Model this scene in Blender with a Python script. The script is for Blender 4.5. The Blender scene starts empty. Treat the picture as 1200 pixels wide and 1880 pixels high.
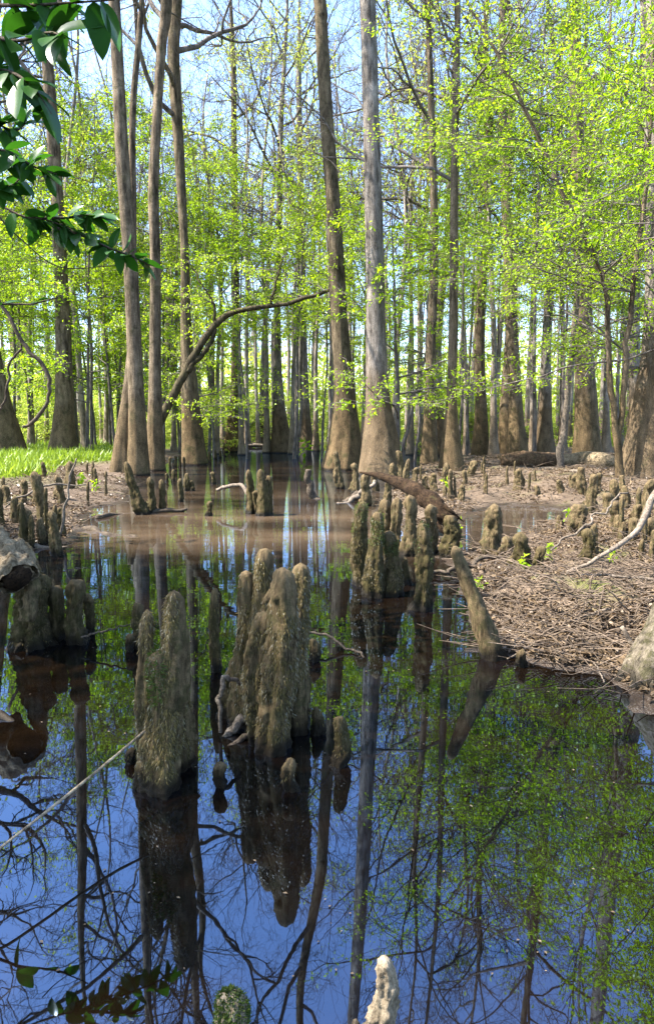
import bpy, math, random
import numpy as np
from mathutils import Vector

# ------------------------------------------------------------------ camera, sky, sun, exposure
S = bpy.context.scene
COL = S.collection
CAM_H, PITCH, FPX = 1.5, math.radians(6.83), 1253.0
cam_d = bpy.data.cameras.new('camera'); cam = bpy.data.objects.new('camera', cam_d); COL.objects.link(cam)
cam.location = (0, 0, CAM_H); cam.rotation_euler = (math.radians(90) - PITCH, 0, 0)
cam_d.sensor_fit = 'VERTICAL'; cam_d.sensor_height = 36.0; cam_d.lens = 24.0
cam_d.clip_start = 0.05; cam_d.clip_end = 2000
S.camera = cam

SUN_EL, SUN_AZ = math.radians(54), math.radians(-98)      # azimuth from +Y, clockwise seen from above
to_sun = Vector((math.sin(SUN_AZ) * math.cos(SUN_EL), math.cos(SUN_AZ) * math.cos(SUN_EL), math.sin(SUN_EL)))
W = bpy.data.worlds.new('World'); S.world = W; W.use_nodes = True
wn = W.node_tree.nodes; wl = W.node_tree.links
sky = wn.new('ShaderNodeTexSky'); sky.sky_type = 'NISHITA'; sky.sun_disc = False
sky.sun_elevation = SUN_EL; sky.sun_rotation = SUN_AZ; sky.air_density = 1.0; sky.dust_density = 1.2; sky.ozone_density = 3.5
wl.new(sky.outputs[0], wn['Background'].inputs[0]); wn['Background'].inputs[1].default_value = 0.15
sun_d = bpy.data.lights.new('sun', 'SUN'); sun = bpy.data.objects.new('sun', sun_d); COL.objects.link(sun)
sun_d.energy = 5.0; sun_d.angle = math.radians(0.5); sun_d.color = (1.0, 0.94, 0.84)
sun.rotation_euler = to_sun.to_track_quat('Z', 'Y').to_euler()
S.view_settings.view_transform = 'Standard'; S.view_settings.look = 'None'
S.view_settings.exposure = 2.25; S.view_settings.gamma = 1.0; S.view_settings.use_curve_mapping = False
S.render.engine = 'CYCLES'
S.cycles.max_bounces = 9; S.cycles.diffuse_bounces = 5; S.cycles.glossy_bounces = 3
S.cycles.transmission_bounces = 6; S.cycles.transparent_max_bounces = 6
S.cycles.caustics_reflective = False; S.cycles.caustics_refractive = False
S.cycles.sample_clamp_indirect = 6.0
S.cycles.use_denoising = True

# ------------------------------------------------------------------ geometry helpers
CP, SP = math.cos(PITCH), math.sin(PITCH)
def ray(u, v):
    a = (u - 600.0) / FPX; b = (940.0 - v) / FPX
    return np.array((a, CP + b * SP, -SP + b * CP))
def P(u, v, z=0.0):
    d = ray(u, v); s = (z - CAM_H) / d[2]
    return np.array((0, 0, CAM_H)) + d * s
def Q(u, v, Y):
    d = ray(u, v)
    return np.array((0, 0, CAM_H)) + d * (Y / d[1])
def norm(a):
    return a / np.maximum(np.linalg.norm(a, axis=-1, keepdims=True), 1e-9)

def _h(ix, iy, iz, seed):
    n = (ix * 374761393 + iy * 668265263 + iz * 1440662683 + seed * 974711) & 0x7fffffff
    n = ((n ^ (n >> 13)) * 1274126177) & 0x7fffffff
    n = ((n ^ (n >> 16)) * 668265263) & 0x7fffffff
    return ((n ^ (n >> 15)) & 0xffff) / 32767.5 - 1.0
def vnoise(p, seed=0):
    p = np.asarray(p, float); i = np.floor(p).astype(np.int64); f = p - i; f = f * f * (3 - 2 * f)
    r = 0
    for dx in (0, 1):
        wx = f[..., 0] if dx else 1 - f[..., 0]
        for dy in (0, 1):
            wy = f[..., 1] if dy else 1 - f[..., 1]
            for dz in (0, 1):
                wz = f[..., 2] if dz else 1 - f[..., 2]
                r = r + wx * wy * wz * _h(i[..., 0] + dx, i[..., 1] + dy, i[..., 2] + dz, seed)
    return r
def fbm(p, seed=0, o=3):
    p = np.asarray(p, float); r = 0; a = 1.0
    for k in range(o):
        r = r + a * vnoise(p, seed + k * 17); p = p * 2.03; a *= 0.5
    return r

class MB:
    def __init__(s): s.v = []; s.f = []; s.n = 0
    def add(s, V, *Fs):
        for F in Fs: s.f.append(np.asarray(F, np.int64) + s.n)
        s.v.append(np.asarray(V, float)); s.n += len(V)
    def mesh(s, name, mat, smooth=True):
        V = np.concatenate(s.v); L = np.concatenate([f.ravel() for f in s.f])
        tot = np.concatenate([np.full(len(f), f.shape[1]) for f in s.f])
        st = np.concatenate(([0], np.cumsum(tot)[:-1]))
        me = bpy.data.meshes.new(name)
        me.vertices.add(len(V)); me.vertices.foreach_set('co', V.ravel().astype(np.float32))
        me.loops.add(len(L)); me.loops.foreach_set('vertex_index', L.astype(np.int32))
        me.polygons.add(len(tot)); me.polygons.foreach_set('loop_start', st.astype(np.int32))
        me.polygons.foreach_set('loop_total', tot.astype(np.int32))
        me.polygons.foreach_set('use_smooth', np.full(len(tot), smooth))
        me.update(calc_edges=True)
        me.materials.append(mat)
        return me
    def build(s, name, mat, parent=None, smooth=True, loc=None):
        return link(name, s.mesh(name, mat, smooth), parent, loc)
def link(name, me, parent=None, loc=None):
    o = bpy.data.objects.new(name, me); COL.objects.link(o)
    if parent is not None: o.parent = parent
    if loc is not None: o.location = tuple(loc)
    return o
def tag(o, label=None, cat=None, group=None, kind=None):
    if label: o['label'] = label
    if cat: o['category'] = cat
    if group: o['group'] = group
    if kind: o['kind'] = kind
    return o
def empty(name, loc=(0, 0, 0), label=None, cat=None, group=None):
    o = bpy.data.objects.new(name, None); COL.objects.link(o); o.location = tuple(loc)
    o.empty_display_size = 0.2
    return tag(o, label, cat, group)
def copy_tree(o, parent=None):
    c = o.copy(); COL.objects.link(c)
    if parent is not None: c.parent = parent
    for ch in CHILD.get(o.name, []): copy_tree(ch, c)
    return c
CHILD = {}
def own(o, *kids):
    CHILD.setdefault(o.name, []).extend(kids)

def frames(Pt):
    n = len(Pt); T = np.empty_like(Pt)
    T[1:-1] = Pt[2:] - Pt[:-2]; T[0] = Pt[1] - Pt[0]; T[-1] = Pt[-1] - Pt[-2]
    T = norm(T)
    t = T[0]; ref = np.array((1.0, 0, 0)) if abs(t[2]) > 0.8 else np.array((0, 0, 1.0))
    N = np.empty_like(Pt); x = ref - t * np.dot(ref, t); x /= np.linalg.norm(x)
    for i in range(n):
        x = x - T[i] * np.dot(x, T[i]); l = math.sqrt(x[0] * x[0] + x[1] * x[1] + x[2] * x[2]); x = x / max(l, 1e-9); N[i] = x
    return T, N, np.cross(T, N)
_qc = {}
def quads(n, m):
    k = (n, m)
    if k not in _qc:
        i = np.arange(n - 1)[:, None] * m; j = np.arange(m)[None, :]; j2 = (j + 1) % m
        _qc[k] = np.stack([i + j, i + j2, i + m + j2, i + m + j], -1).reshape(-1, 4)
    return _qc[k]
def tube(mb, Pt, R, sides=6, cap=True, rough=0.0, seed=0, freq=6.0):
    Pt = np.asarray(Pt, float); R = np.asarray(R, float); n = len(Pt)
    T, N, B = frames(Pt)
    a = np.arange(sides) * 2 * math.pi / sides
    D = N[:, None] * np.cos(a)[None, :, None] + B[:, None] * np.sin(a)[None, :, None]
    V = Pt[:, None] + D * R[:, None, None]
    if rough:
        s = freq / max(R.max(), 1e-3) * 0.25
        V = V + D * (R[:, None] * rough * fbm(V * s, seed, 3))[..., None]
    F = [quads(n, sides)]
    if cap: F += [np.arange(sides)[None, ::-1], np.arange(sides)[None] + (n - 1) * sides]
    mb.add(V.reshape(-1, 3), *F)
def spline(pts, n):
    """Catmull-Rom through the rows of pts (any width)."""
    p = np.asarray(pts, float)
    if len(p) == 2:
        t = np.linspace(0, 1, n)[:, None]; return p[0] * (1 - t) + p[1] * t
    q = np.vstack((2 * p[0] - p[1], p, 2 * p[-1] - p[-2]))
    t = np.linspace(0, len(p) - 1 - 1e-6, n); i = t.astype(int); f = (t - i)[:, None]
    a, b, c, d = q[i], q[i + 1], q[i + 2], q[i + 3]
    return 0.5 * (2 * b + (c - a) * f + (2 * a - 5 * b + 4 * c - d) * f ** 2 + (3 * b - 3 * c + d - a) * f ** 3)

def leaf_quads(mb, pos, d, nrm, L, wr=0.5, fold=0.12):
    d = norm(d); nrm = norm(nrm - d * np.sum(nrm * d, -1, keepdims=True)); b = np.cross(nrm, d)
    L = L[:, None]; w = L * wr * 0.5
    v = np.stack([pos, pos + d * L * .48 + b * w + nrm * L * fold, pos + d * L - nrm * L * 0.1,
                  pos + d * L * .48 - b * w + nrm * L * fold], 1).reshape(-1, 3)
    mb.add(v, np.arange(len(pos) * 4).reshape(-1, 4))

# ------------------------------------------------------------------ materials
def mat(name):
    m = bpy.data.materials.new(name); m.use_nodes = True; nt = m.node_tree; nt.nodes.clear()
    out = nt.nodes.new('ShaderNodeOutputMaterial')
    def N(t, **k):
        n = nt.nodes.new('ShaderNode' + t)
        for a, b in k.items(): setattr(n, a, b)
        return n
    return m, nt, N, nt.links.new, out
def ramp(N, stops):
    r = N('ValToRGB'); e = r.color_ramp.elements
    while len(e) < len(stops): e.new(0.5)
    for x, (p, c) in zip(e, stops): x.position = p; x.color = (*c, 1) if len(c) == 3 else c
    return r
def mixc(N, L, fac, a, b, mode='MIX'):
    m = N('Mix', data_type='RGBA', blend_type=mode)
    for s, x in ((0, fac), (6, a), (7, b)):
        if hasattr(x, 'node'): L(x, m.inputs[s])
        else: m.inputs[s].default_value = x if s == 0 else (*x, 1)
    return m.outputs[2]
def noise(N, L, vec, scale, detail=4, rough=0.6):
    n = N('TexNoise'); n.inputs['Scale'].default_value = scale; n.inputs['Detail'].default_value = detail
    n.inputs['Roughness'].default_value = rough
    if vec is not None: L(vec, n.inputs['Vector'])
    return n.outputs['Fac']
def maprange(N, L, x, a, b, c=0.0, d=1.0):
    m = N('MapRange'); L(x, m.inputs[0])
    for i, val in zip((1, 2, 3, 4), (a, b, c, d)): m.inputs[i].default_value = val
    return m.outputs[0]
def mapping(N, L, vec, scale):
    m = N('Mapping'); m.inputs['Scale'].default_value = scale; L(vec, m.inputs['Vector']); return m.outputs[0]
def math_(N, L, op, a, b):
    m = N('Math', operation=op)
    for i, x in enumerate((a, b)):
        if hasattr(x, 'node'): L(x, m.inputs[i])
        else: m.inputs[i].default_value = x
    return m.outputs[0]

def bark(name, dark, light, scale=1.0, stain=None, stain_h=2.5, moss=0.35, mosscol=(.060, .056, .022), bump=0.06, wet=True, sz=0.16, tip=False):
    m, nt, N, L, out = mat(name)
    tc = N('TexCoord').outputs['Object']
    fv = mapping(N, L, tc, (1, 1, sz))
    n1 = noise(N, L, fv, 9 * scale, 6, 0.65)
    n2 = noise(N, L, tc, 1.3 * scale, 4, 0.6)
    n3 = noise(N, L, tc, 34 * scale, 3, 0.7)
    c = ramp(N, [(0.36, tuple(x * .7 for x in dark)), (0.48, tuple(.5 * (x + y) for x, y in zip(dark, light))), (0.62, light)]); L(n1, c.inputs[0]); col = c.outputs[0]
    pale = tuple(min(1, x * 1.55) for x in light)
    col = mixc(N, L, maprange(N, L, n2, .52, .72, 0, .75), col, pale)
    sp = N('SeparateXYZ'); L(tc, sp.inputs[0]); z = sp.outputs[2]
    if stain:
        zz = math_(N, L, 'ADD', z, math_(N, L, 'MULTIPLY', math_(N, L, 'SUBTRACT', n2, .5), 2.2))
        st = mixc(N, L, n3, tuple(x * .45 for x in stain), tuple(x * 1.3 for x in stain))
        col = mixc(N, L, maprange(N, L, zz, stain_h * .75, stain_h * 1.35, .92, 0), col, st)
    if moss:
        nm = noise(N, L, tc, 2.6 * scale, 5, 0.7)
        col = mixc(N, L, maprange(N, L, nm, .62 - moss * .3, .74 - moss * .3, 0, .8), col, mosscol)
    col = mixc(N, L, maprange(N, L, n3, .3, .7, .55, 0), col, tuple(x * .35 for x in dark))
    n4 = noise(N, L, mapping(N, L, tc, (1, 1, .45)), 3.6 * scale, 6, .72)
    v_ = maprange(N, L, n4, .36, .64, .5, 1.22); cc = N('CombineColor')
    for q in range(3): L(v_, cc.inputs[q])
    col = mixc(N, L, 1.0, col, cc.outputs[0], 'MULTIPLY')
    if tip:
        gz_ = N('SeparateXYZ'); L(N('TexCoord').outputs['Generated'], gz_.inputs[0])
        col = mixc(N, L, maprange(N, L, math_(N, L, 'ADD', gz_.outputs[2], math_(N, L, 'MULTIPLY', n1, .12)), .90, 1.05, 0, .35), col, (.15, .105, .06))
    rough_ = 0.9
    b = N('BsdfPrincipled'); b.inputs['Roughness'].default_value = rough_; b.inputs['Specular IOR Level'].default_value = 0.10
    if wet:
        g = N('NewGeometry'); s2 = N('SeparateXYZ'); L(g.outputs['Position'], s2.inputs[0])
        zw = math_(N, L, 'ADD', s2.outputs[2], math_(N, L, 'MULTIPLY', math_(N, L, 'SUBTRACT', n2, .5), .12))
        wf = maprange(N, L, zw, .04, .11, 1, 0)
        col = mixc(N, L, wf, col, tuple(x * .22 for x in dark))
        L(maprange(N, L, zw, .02, .08, .35, rough_), b.inputs['Roughness'])
    L(col, b.inputs['Base Color'])
    bp = N('Bump'); bp.inputs['Strength'].default_value = 0.9; bp.inputs['Distance'].default_value = bump
    L(math_(N, L, 'ADD', math_(N, L, 'MULTIPLY', n1, .75), math_(N, L, 'MULTIPLY', n3, .35)), bp.inputs['Height'])
    L(bp.outputs[0], b.inputs['Normal']); L(b.outputs[0], out.inputs[0])
    return m

def leafmat(name, c1, c2, trans, gloss=0.006, tw=0.5, rough=.45):
    m, nt, N, L, out = mat(name)
    g = N('NewGeometry'); oi = N('ObjectInfo')
    n = noise(N, L, g.outputs['Position'], .35, 3)
    f = math_(N, L, 'ADD', math_(N, L, 'MULTIPLY', g.outputs['Random Per Island'], .55),
              math_(N, L, 'ADD', math_(N, L, 'MULTIPLY', n, .5), math_(N, L, 'MULTIPLY', oi.outputs['Random'], .25)))
    f = maprange(N, L, f, .2, 1.05)
    col = mixc(N, L, f, c1, c2)
    d = N('BsdfDiffuse'); L(col, d.inputs[0])
    t = N('BsdfTranslucent'); L(mixc(N, L, 1.0, col, trans, 'MULTIPLY'), t.inputs[0])
    ms = N('MixShader'); ms.inputs[0].default_value = tw; L(d.outputs[0], ms.inputs[1]); L(t.outputs[0], ms.inputs[2])
    gl = N('BsdfGlossy'); gl.inputs['Roughness'].default_value = rough
    fr = N('Fresnel'); fr.inputs[0].default_value = 1.4
    m2 = N('MixShader'); L(math_(N, L, 'MULTIPLY', fr.outputs[0], gloss * 10), m2.inputs[0])
    L(ms.outputs[0], m2.inputs[1]); L(gl.outputs[0], m2.inputs[2]); L(m2.outputs[0], out.inputs[0])
    return m

M = {}
M['cypress'] = bark('cypress_bark', (.11, .092, .075), (.29, .25, .212), 1.0, stain=(.155, .105, .055), stain_h=3.2, moss=.12)
M['brown'] = bark('brown_bark', (.075, .055, .034), (.235, .178, .12), 1.0, stain=(.175, .12, .062), stain_h=2.4, moss=.3)
M['mossy'] = bark('mossy_bark', (.06, .045, .026), (.20, .152, .095), 1.0, stain=(.165, .11, .055), stain_h=2.6, moss=.38)
M['stemdark'] = bark('dark_leaning_bark', (.035, .028, .016), (.12, .095, .055), 1.5, moss=.4)
M['rootbark'] = bark('grey_mossy_root_bark', (.06, .05, .035), (.20, .165, .12), 4.0, moss=.42, bump=.02, sz=.6)
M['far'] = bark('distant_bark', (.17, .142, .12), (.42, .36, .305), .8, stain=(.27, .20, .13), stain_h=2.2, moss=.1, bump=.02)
M['limb'] = bark('limb_bark', (.085, .068, .058), (.22, .19, .165), 1.5, moss=.1, bump=.012, wet=False)
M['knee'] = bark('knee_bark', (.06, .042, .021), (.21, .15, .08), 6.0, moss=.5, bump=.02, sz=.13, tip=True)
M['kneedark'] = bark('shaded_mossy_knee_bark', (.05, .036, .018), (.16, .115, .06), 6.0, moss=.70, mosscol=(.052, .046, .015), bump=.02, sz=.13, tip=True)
M['rotten'] = bark('shade_darkened_rotten_wood', (.013, .008, .005), (.062, .037, .02), 5.0, moss=.15, bump=.02, wet=False, sz=1)  # rotten brown, with the shade on the log's sunless front put into the colour
M['kneepale'] = bark('pale_wood', (.15, .11, .07), (.40, .32, .22), 7.0, moss=.0, bump=.008, sz=.2)
M['log'] = bark('rotten_log', (.05, .03, .018), (.17, .11, .065), 4.0, moss=.25, bump=.015, sz=1)
M['logpale'] = bark('weathered_log', (.12, .085, .05), (.33, .255, .165), 4.0, moss=.2, bump=.012, sz=1)
M['stick'] = bark('dead_stick', (.10, .078, .055), (.26, .21, .165), 8.0, moss=.1, bump=.004, wet=False, sz=1)
M['twigs'] = bark('twig_litter', (.06, .043, .03), (.22, .165, .12), 3.0, moss=.1, bump=.002, wet=False, sz=1)
M['stickdark'] = bark('dark_stick', (.045, .035, .025), (.13, .10, .075), 8.0, moss=.2, bump=.004, wet=False, sz=1)
M['spring'] = leafmat('spring_leaf', (.14, .28, .009), (.42, .56, .02), (1.25, 1.2, .8), tw=.58)
M['spring2'] = leafmat('deep_spring_leaf', (.12, .25, .014), (.38, .50, .03), (1.25, 1.2, .8), tw=.58)
M['farleaf'] = leafmat('distant_leaf', (.22, .32, .04), (.48, .55, .09), (1.2, 1.15, .9), tw=.55)  # lightened in colour to stand in for bright, hazy air in the background
M['magnolia'] = leafmat('magnolia_leaf', (.012, .045, .012), (.035, .095, .018), (1.5, 2.0, .5), gloss=.006, tw=.3, rough=.3)
M['grass'] = leafmat('grass_blade', (.085, .15, .016), (.27, .355, .045), (1.2, 1.2, .7), tw=.45)
M['litter'] = leafmat('dry_leaf', (.042, .027, .015), (.225, .162, .10), (.9, .7, .5), gloss=.008, tw=.12)
M['fibre'] = leafmat('dry_moss_fibre', (.045, .038, .013), (.19, .145, .058), (1, .95, .6), gloss=.01, tw=.2)
M['greenmoss'] = leafmat('green_moss_fibre', (.03, .05, .010), (.10, .13, .025), (1, 1.1, .6), gloss=.01, tw=.2)

def ground_mat():
    m, nt, N, L, out = mat('swamp_soil')
    g = N('NewGeometry'); pos = g.outputs['Position']; s = N('SeparateXYZ'); L(pos, s.inputs[0])
    n1 = noise(N, L, pos, 3.0, 7, .7); n2 = noise(N, L, pos, .55, 4); n3 = noise(N, L, pos, 22, 4, .7)
    c = ramp(N, [(.3, (.035, .023, .014)), (.5, (.095, .066, .043)), (.7, (.18, .132, .094))])
    L(math_(N, L, 'ADD', math_(N, L, 'MULTIPLY', n1, .6), math_(N, L, 'MULTIPLY', n3, .4)), c.inputs[0])
    moss = maprange(N, L, n2, .56, .66, 0, .75)
    for mx, my, mr, mh in MOUNDS[:2]:
        vm = N('VectorMath', operation='DISTANCE'); L(pos, vm.inputs[0]); vm.inputs[1].default_value = (mx, my, .25)
        moss = math_(N, L, 'MAXIMUM', moss, maprange(N, L, math_(N, L, 'ADD', vm.outputs['Value'], math_(N, L, 'MULTIPLY', n1, .6)), mr * 1.25, mr * .8, 0, .95))
    col = mixc(N, L, moss, c.outputs[0], (.085, .085, .022))
    at = N('Attribute', attribute_name='turf')
    gcol = mixc(N, L, n1, (.06, .085, .012), (.14, .18, .03))
    col = mixc(N, L, at.outputs['Fac'], col, gcol)
    zz = math_(N, L, 'ADD', s.outputs[2], math_(N, L, 'MULTIPLY', math_(N, L, 'SUBTRACT', n1, .5), .05))
    wet = maprange(N, L, zz, .015, .055, 1, 0)
    col = mixc(N, L, wet, col, (.035, .024, .016))
    deep = maprange(N, L, s.outputs[2], -.05, -.25, 0, 1)
    col = mixc(N, L, deep, col, (.035, .018, .007))
    b = N('BsdfPrincipled'); L(col, b.inputs['Base Color']); L(maprange(N, L, wet, 0, 1, .92, .3), b.inputs['Roughness'])
    b.inputs['Specular IOR Level'].default_value = .3
    bp = N('Bump'); bp.inputs['Distance'].default_value = .03; L(math_(N, L, 'ADD', n1, n3), bp.inputs['Height'])
    L(bp.outputs[0], b.inputs['Normal']); L(b.outputs[0], out.inputs[0]); return m
def water_mat():
    m, nt, N, L, out = mat('tannin_water')
    g = N('NewGeometry'); pos = g.outputs['Position']; s = N('SeparateXYZ'); L(pos, s.inputs[0])
    # silt stirred up in the shallows of the channel, clear dark tannin water in the near pool
    nm = noise(N, L, mapping(N, L, pos, (.35, .8, 1)), .5, 4)
    band = math_(N, L, 'MULTIPLY', maprange(N, L, s.outputs[1], 7.2, 9.6, 0, 1), maprange(N, L, s.outputs[1], 12.5, 18, 1, .35))
    silt = math_(N, L, 'MULTIPLY', band, maprange(N, L, nm, .34, .62, .06, .62))
    silt = maprange(N, L, silt, 0, 1, 0, 1)
    dcol = mixc(N, L, silt, (.006, .0035, .0018), (.17, .115, .07))
    d = N('BsdfDiffuse'); L(dcol, d.inputs[0])
    tr = N('BsdfTransparent'); tr.inputs[0].default_value = (.22, .09, .03, 1)
    body = N('MixShader'); L(maprange(N, L, silt, 0, .8, .75, .97), body.inputs[0]); L(tr.outputs[0], body.inputs[1]); L(d.outputs[0], body.inputs[2])
    gl = N('BsdfGlossy'); gl.inputs['Roughness'].default_value = .012; gl.inputs[0].default_value = (.52, .70, 1, 1)  # blue tint in the gloss colour deepens the mirrored sky
    fr = N('Fresnel'); fr.inputs[0].default_value = 2.6
    r1 = noise(N, L, mapping(N, L, pos, (.8, 2.6, 1)), 1.6, 3, .5)
    bp = N('Bump'); bp.inputs['Distance'].default_value = .004; L(maprange(N, L, s.outputs[1], 2.5, 14, .06, .55), bp.inputs['Strength']); L(r1, bp.inputs['Height'])
    L(bp.outputs[0], gl.inputs['Normal']); L(bp.outputs[0], fr.inputs['Normal'])
    ms = N('MixShader'); L(fr.outputs[0], ms.inputs[0]); L(body.outputs[0], ms.inputs[1]); L(gl.outputs[0], ms.inputs[2])
    L(ms.outputs[0], out.inputs[0]); return m

# ------------------------------------------------------------------ ground and water
def pix(*pts): return np.array([P(u, v)[:2] for u, v in pts])
LEFT = np.vstack((pix((395, 821), (318, 846), (268, 868), (236, 880), (232, 905), (228, 924), (168, 936), (140, 950), (175, 968), (130, 988), (70, 1008), (30, 1028), (-90, 1062)),
                  [(-9, 4.5), (-40, 2), (-300, 0), (-300, 120), (-12, 100)]))
RIGHT = np.vstack((pix((838, 820), (790, 848), (758, 862), (742, 884), (718, 904), (704, 918), (706, 940), (735, 965), (770, 1000), (800, 1020), (835, 1035), (826, 1060), (838, 1100),
                       (852, 1150), (872, 1196), (950, 1216), (1050, 1232), (1112, 1248), (1190, 1300)), [(2.6, 2.2), (9, -1), (300, -3), (300, 120), (16, 100)]))
POOL = pix((792, 990), (826, 962), (858, 941), (950, 928), (1052, 934), (1046, 954), (1000, 962), (960, 986), (885, 1012), (842, 1016))
FAR = np.array([(-400, 70), (-14, 66), (0, 74), (14, 62), (400, 70), (400, 500), (-400, 500)], float)
MOUNDS = [(*P(1090, 1140)[:2], .55, .16), (*P(985, 1110)[:2], .4, .10), (*P(1230, 1000)[:2], 1.0, .2)]
def sdf(poly, X):
    n = len(poly); d = np.full(len(X), 1e9); ins = np.zeros(len(X), bool)
    for i in range(n):
        a, b = poly[i], poly[(i + 1) % n]; e = b - a; w = X - a
        t = np.clip((w @ e) / (e @ e), 0, 1); d = np.minimum(d, np.linalg.norm(w - t[:, None] * e, axis=1))
        c = ((a[1] > X[:, 1]) != (b[1] > X[:, 1]))
        with np.errstate(divide='ignore', invalid='ignore'):
            xi = (b[0] - a[0]) * (X[:, 1] - a[1]) / (b[1] - a[1]) + a[0]
        ins ^= c & (X[:, 0] < xi)
    return np.where(ins, d, -d)
def ground_z(X):
    X = np.atleast_2d(np.asarray(X, float))[:, :2]
    d = np.maximum(np.maximum(sdf(LEFT, X), sdf(RIGHT, X)), sdf(FAR, X))
    d = np.minimum(d, -sdf(POOL, X))
    X3 = np.column_stack((X, np.zeros(len(X))))
    d = d + (.22 * fbm(X3 * 1.1, 5, 2) + .11 * fbm(X3 * 4.2, 6, 2)) * np.clip(1.5 - np.abs(d), 0, 1)
    land = np.where(d > 0, .20 * (1 - np.exp(-np.maximum(d, 0) / 1.3)) + .012 * np.clip(d, 0, 12), -.38 * (1 - np.exp(-np.maximum(-d, 0) / .5)))
    for mx, my, mr, mh in MOUNDS: land = land + mh * np.exp(-((X[:, 0] - mx) ** 2 + (X[:, 1] - my) ** 2 * .8) / mr ** 2) * (d > 0) * np.clip(d / .3, 0, 1)
    amp = np.clip(d, 0, 1.2) / 1.2
    return land + amp * (.085 * fbm(X3 * 1.6, 9, 3) + .018 * fbm(X3 * 7, 3, 2)) * np.clip(1.3 - np.hypot(X[:, 0], X[:, 1]) / 120, .2, 1)
def G(u, v):
    z = 0.0
    for _ in range(5):
        p = P(u, v, z); z = .5 * z + .5 * float(ground_z(p)[0])
        z = min(z, .6)
    p = P(u, v, max(z, 0)); return p
def axis(lo, dlo, dhi, hi, step, g=1.09):
    a = list(np.arange(dlo, dhi, step)); s = step; x = dhi
    while x < hi: a.append(x); s *= g; x += s
    a.append(hi); s = step; x = dlo - step; pre = []
    while x > lo: pre.append(x); s *= g; x -= s
    pre.append(lo); return np.array(pre[::-1] + a)
M['ground'] = ground_mat(); M['water'] = water_mat()
xs = axis(-600, -7, 8, 600, .06); ys = axis(-30, 3.2, 14, 900, .06)
gx, gy = np.meshgrid(xs, ys); XY = np.column_stack((gx.ravel(), gy.ravel())); gz = ground_z(XY)
nx, ny = len(xs), len(ys)
ii = (np.arange(ny - 1)[:, None] * nx + np.arange(nx - 1)[None]).ravel()
mb = MB(); mb.add(np.column_stack((XY, gz)), np.stack([ii, ii + 1, ii + nx + 1, ii + nx], 1))
ground = tag(mb.build('ground', M['ground']), 'muddy brown swamp floor and banks with leaf litter and turf', 'ground', kind='structure')
def turf_at(X):
    X = np.atleast_2d(X)[:, :2]; X3 = np.column_stack((X, np.zeros(len(X))))
    d = np.maximum(sdf(LEFT, X) - 1.3, sdf(FAR, X) - 3)
    near = np.clip((X[:, 1] - 15) / 8, 0, 1)
    rt = np.clip((sdf(RIGHT, X) - 6) / 6, 0, 1) * np.clip((X[:, 1] - 40) / 10, 0, 1)
    return np.clip(np.clip(d / 2.0 + .8 * fbm(X3 * .35, 31, 2), 0, 1) * near + rt * np.clip(.6 + fbm(X3 * .2, 8, 2), 0, 1), 0, 1)
att = ground.data.attributes.new('turf', 'FLOAT', 'POINT'); att.data.foreach_set('value', turf_at(XY).astype(np.float32))
mb = MB(); mb.add([(-120, -25, 0), (120, -25, 0), (120, 110, 0), (-120, 110, 0)], [[0, 1, 2, 3]])
tag(mb.build('water', M['water'], smooth=False), 'still dark tannin swamp water mirroring trees and blue sky', 'water', kind='structure')

# ------------------------------------------------------------------ branching
def unit(v): return v / max(math.sqrt(v[0] * v[0] + v[1] * v[1] + v[2] * v[2]), 1e-9)
def wander(rng, p, d, L, n, curl, up, flat=0.0):
    pts = [p]; st = L / n; J = rng.normal(0, curl, (n, 3)); J[:, 2] += up
    for i in range(n):
        d = d + J[i]
        if flat: d = d * np.array((1, 1, 1 - flat))
        d = unit(d); p = p + d * st; pts.append(p)
    return np.array(pts), d
def branch(rng, out, p, d, L, r, lv, sp):
    n = sp['n'][lv]; pts, _ = wander(rng, p, d, L, n, sp['curl'][lv], sp['up'][lv], sp.get('flat', (0,) * 6)[lv])
    t = np.linspace(0, 1, n + 1); R = r * (1 - .72 * t)
    out.append((lv, pts, R))
    if lv + 1 >= len(sp['n']): return
    for k in range(sp['kids'][lv]):
        f = rng.uniform(sp.get('kmin', .2), 1) if k else 1.0
        i = min(int(f * n), n - 1); q = pts[i] + (pts[i + 1] - pts[i]) * (f * n - i)
        tg = unit(pts[i + 1] - pts[i]); ax = unit(np.cross(tg, rng.normal(0, 1, 3)))
        a = rng.uniform(*sp['ang']) if k else rng.uniform(.1, .5)
        dd = tg * math.cos(a) + ax * math.sin(a)
        if sp.get('flat'): dd[2] *= .45
        branch(rng, out, q, unit(dd), L * sp['ratio'][lv] * rng.uniform(.6, 1.15), max(r * (1 - .72 * f) * .72, .003), lv + 1, sp)
SIDES = (8, 6, 4, 3, 3)
def mesh_branches(mb, br, minr=0.004, sides=SIDES):
    for lv, pts, R in br: tube(mb, pts, np.maximum(R, minr), sides[min(lv, 4)], cap=False)
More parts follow.
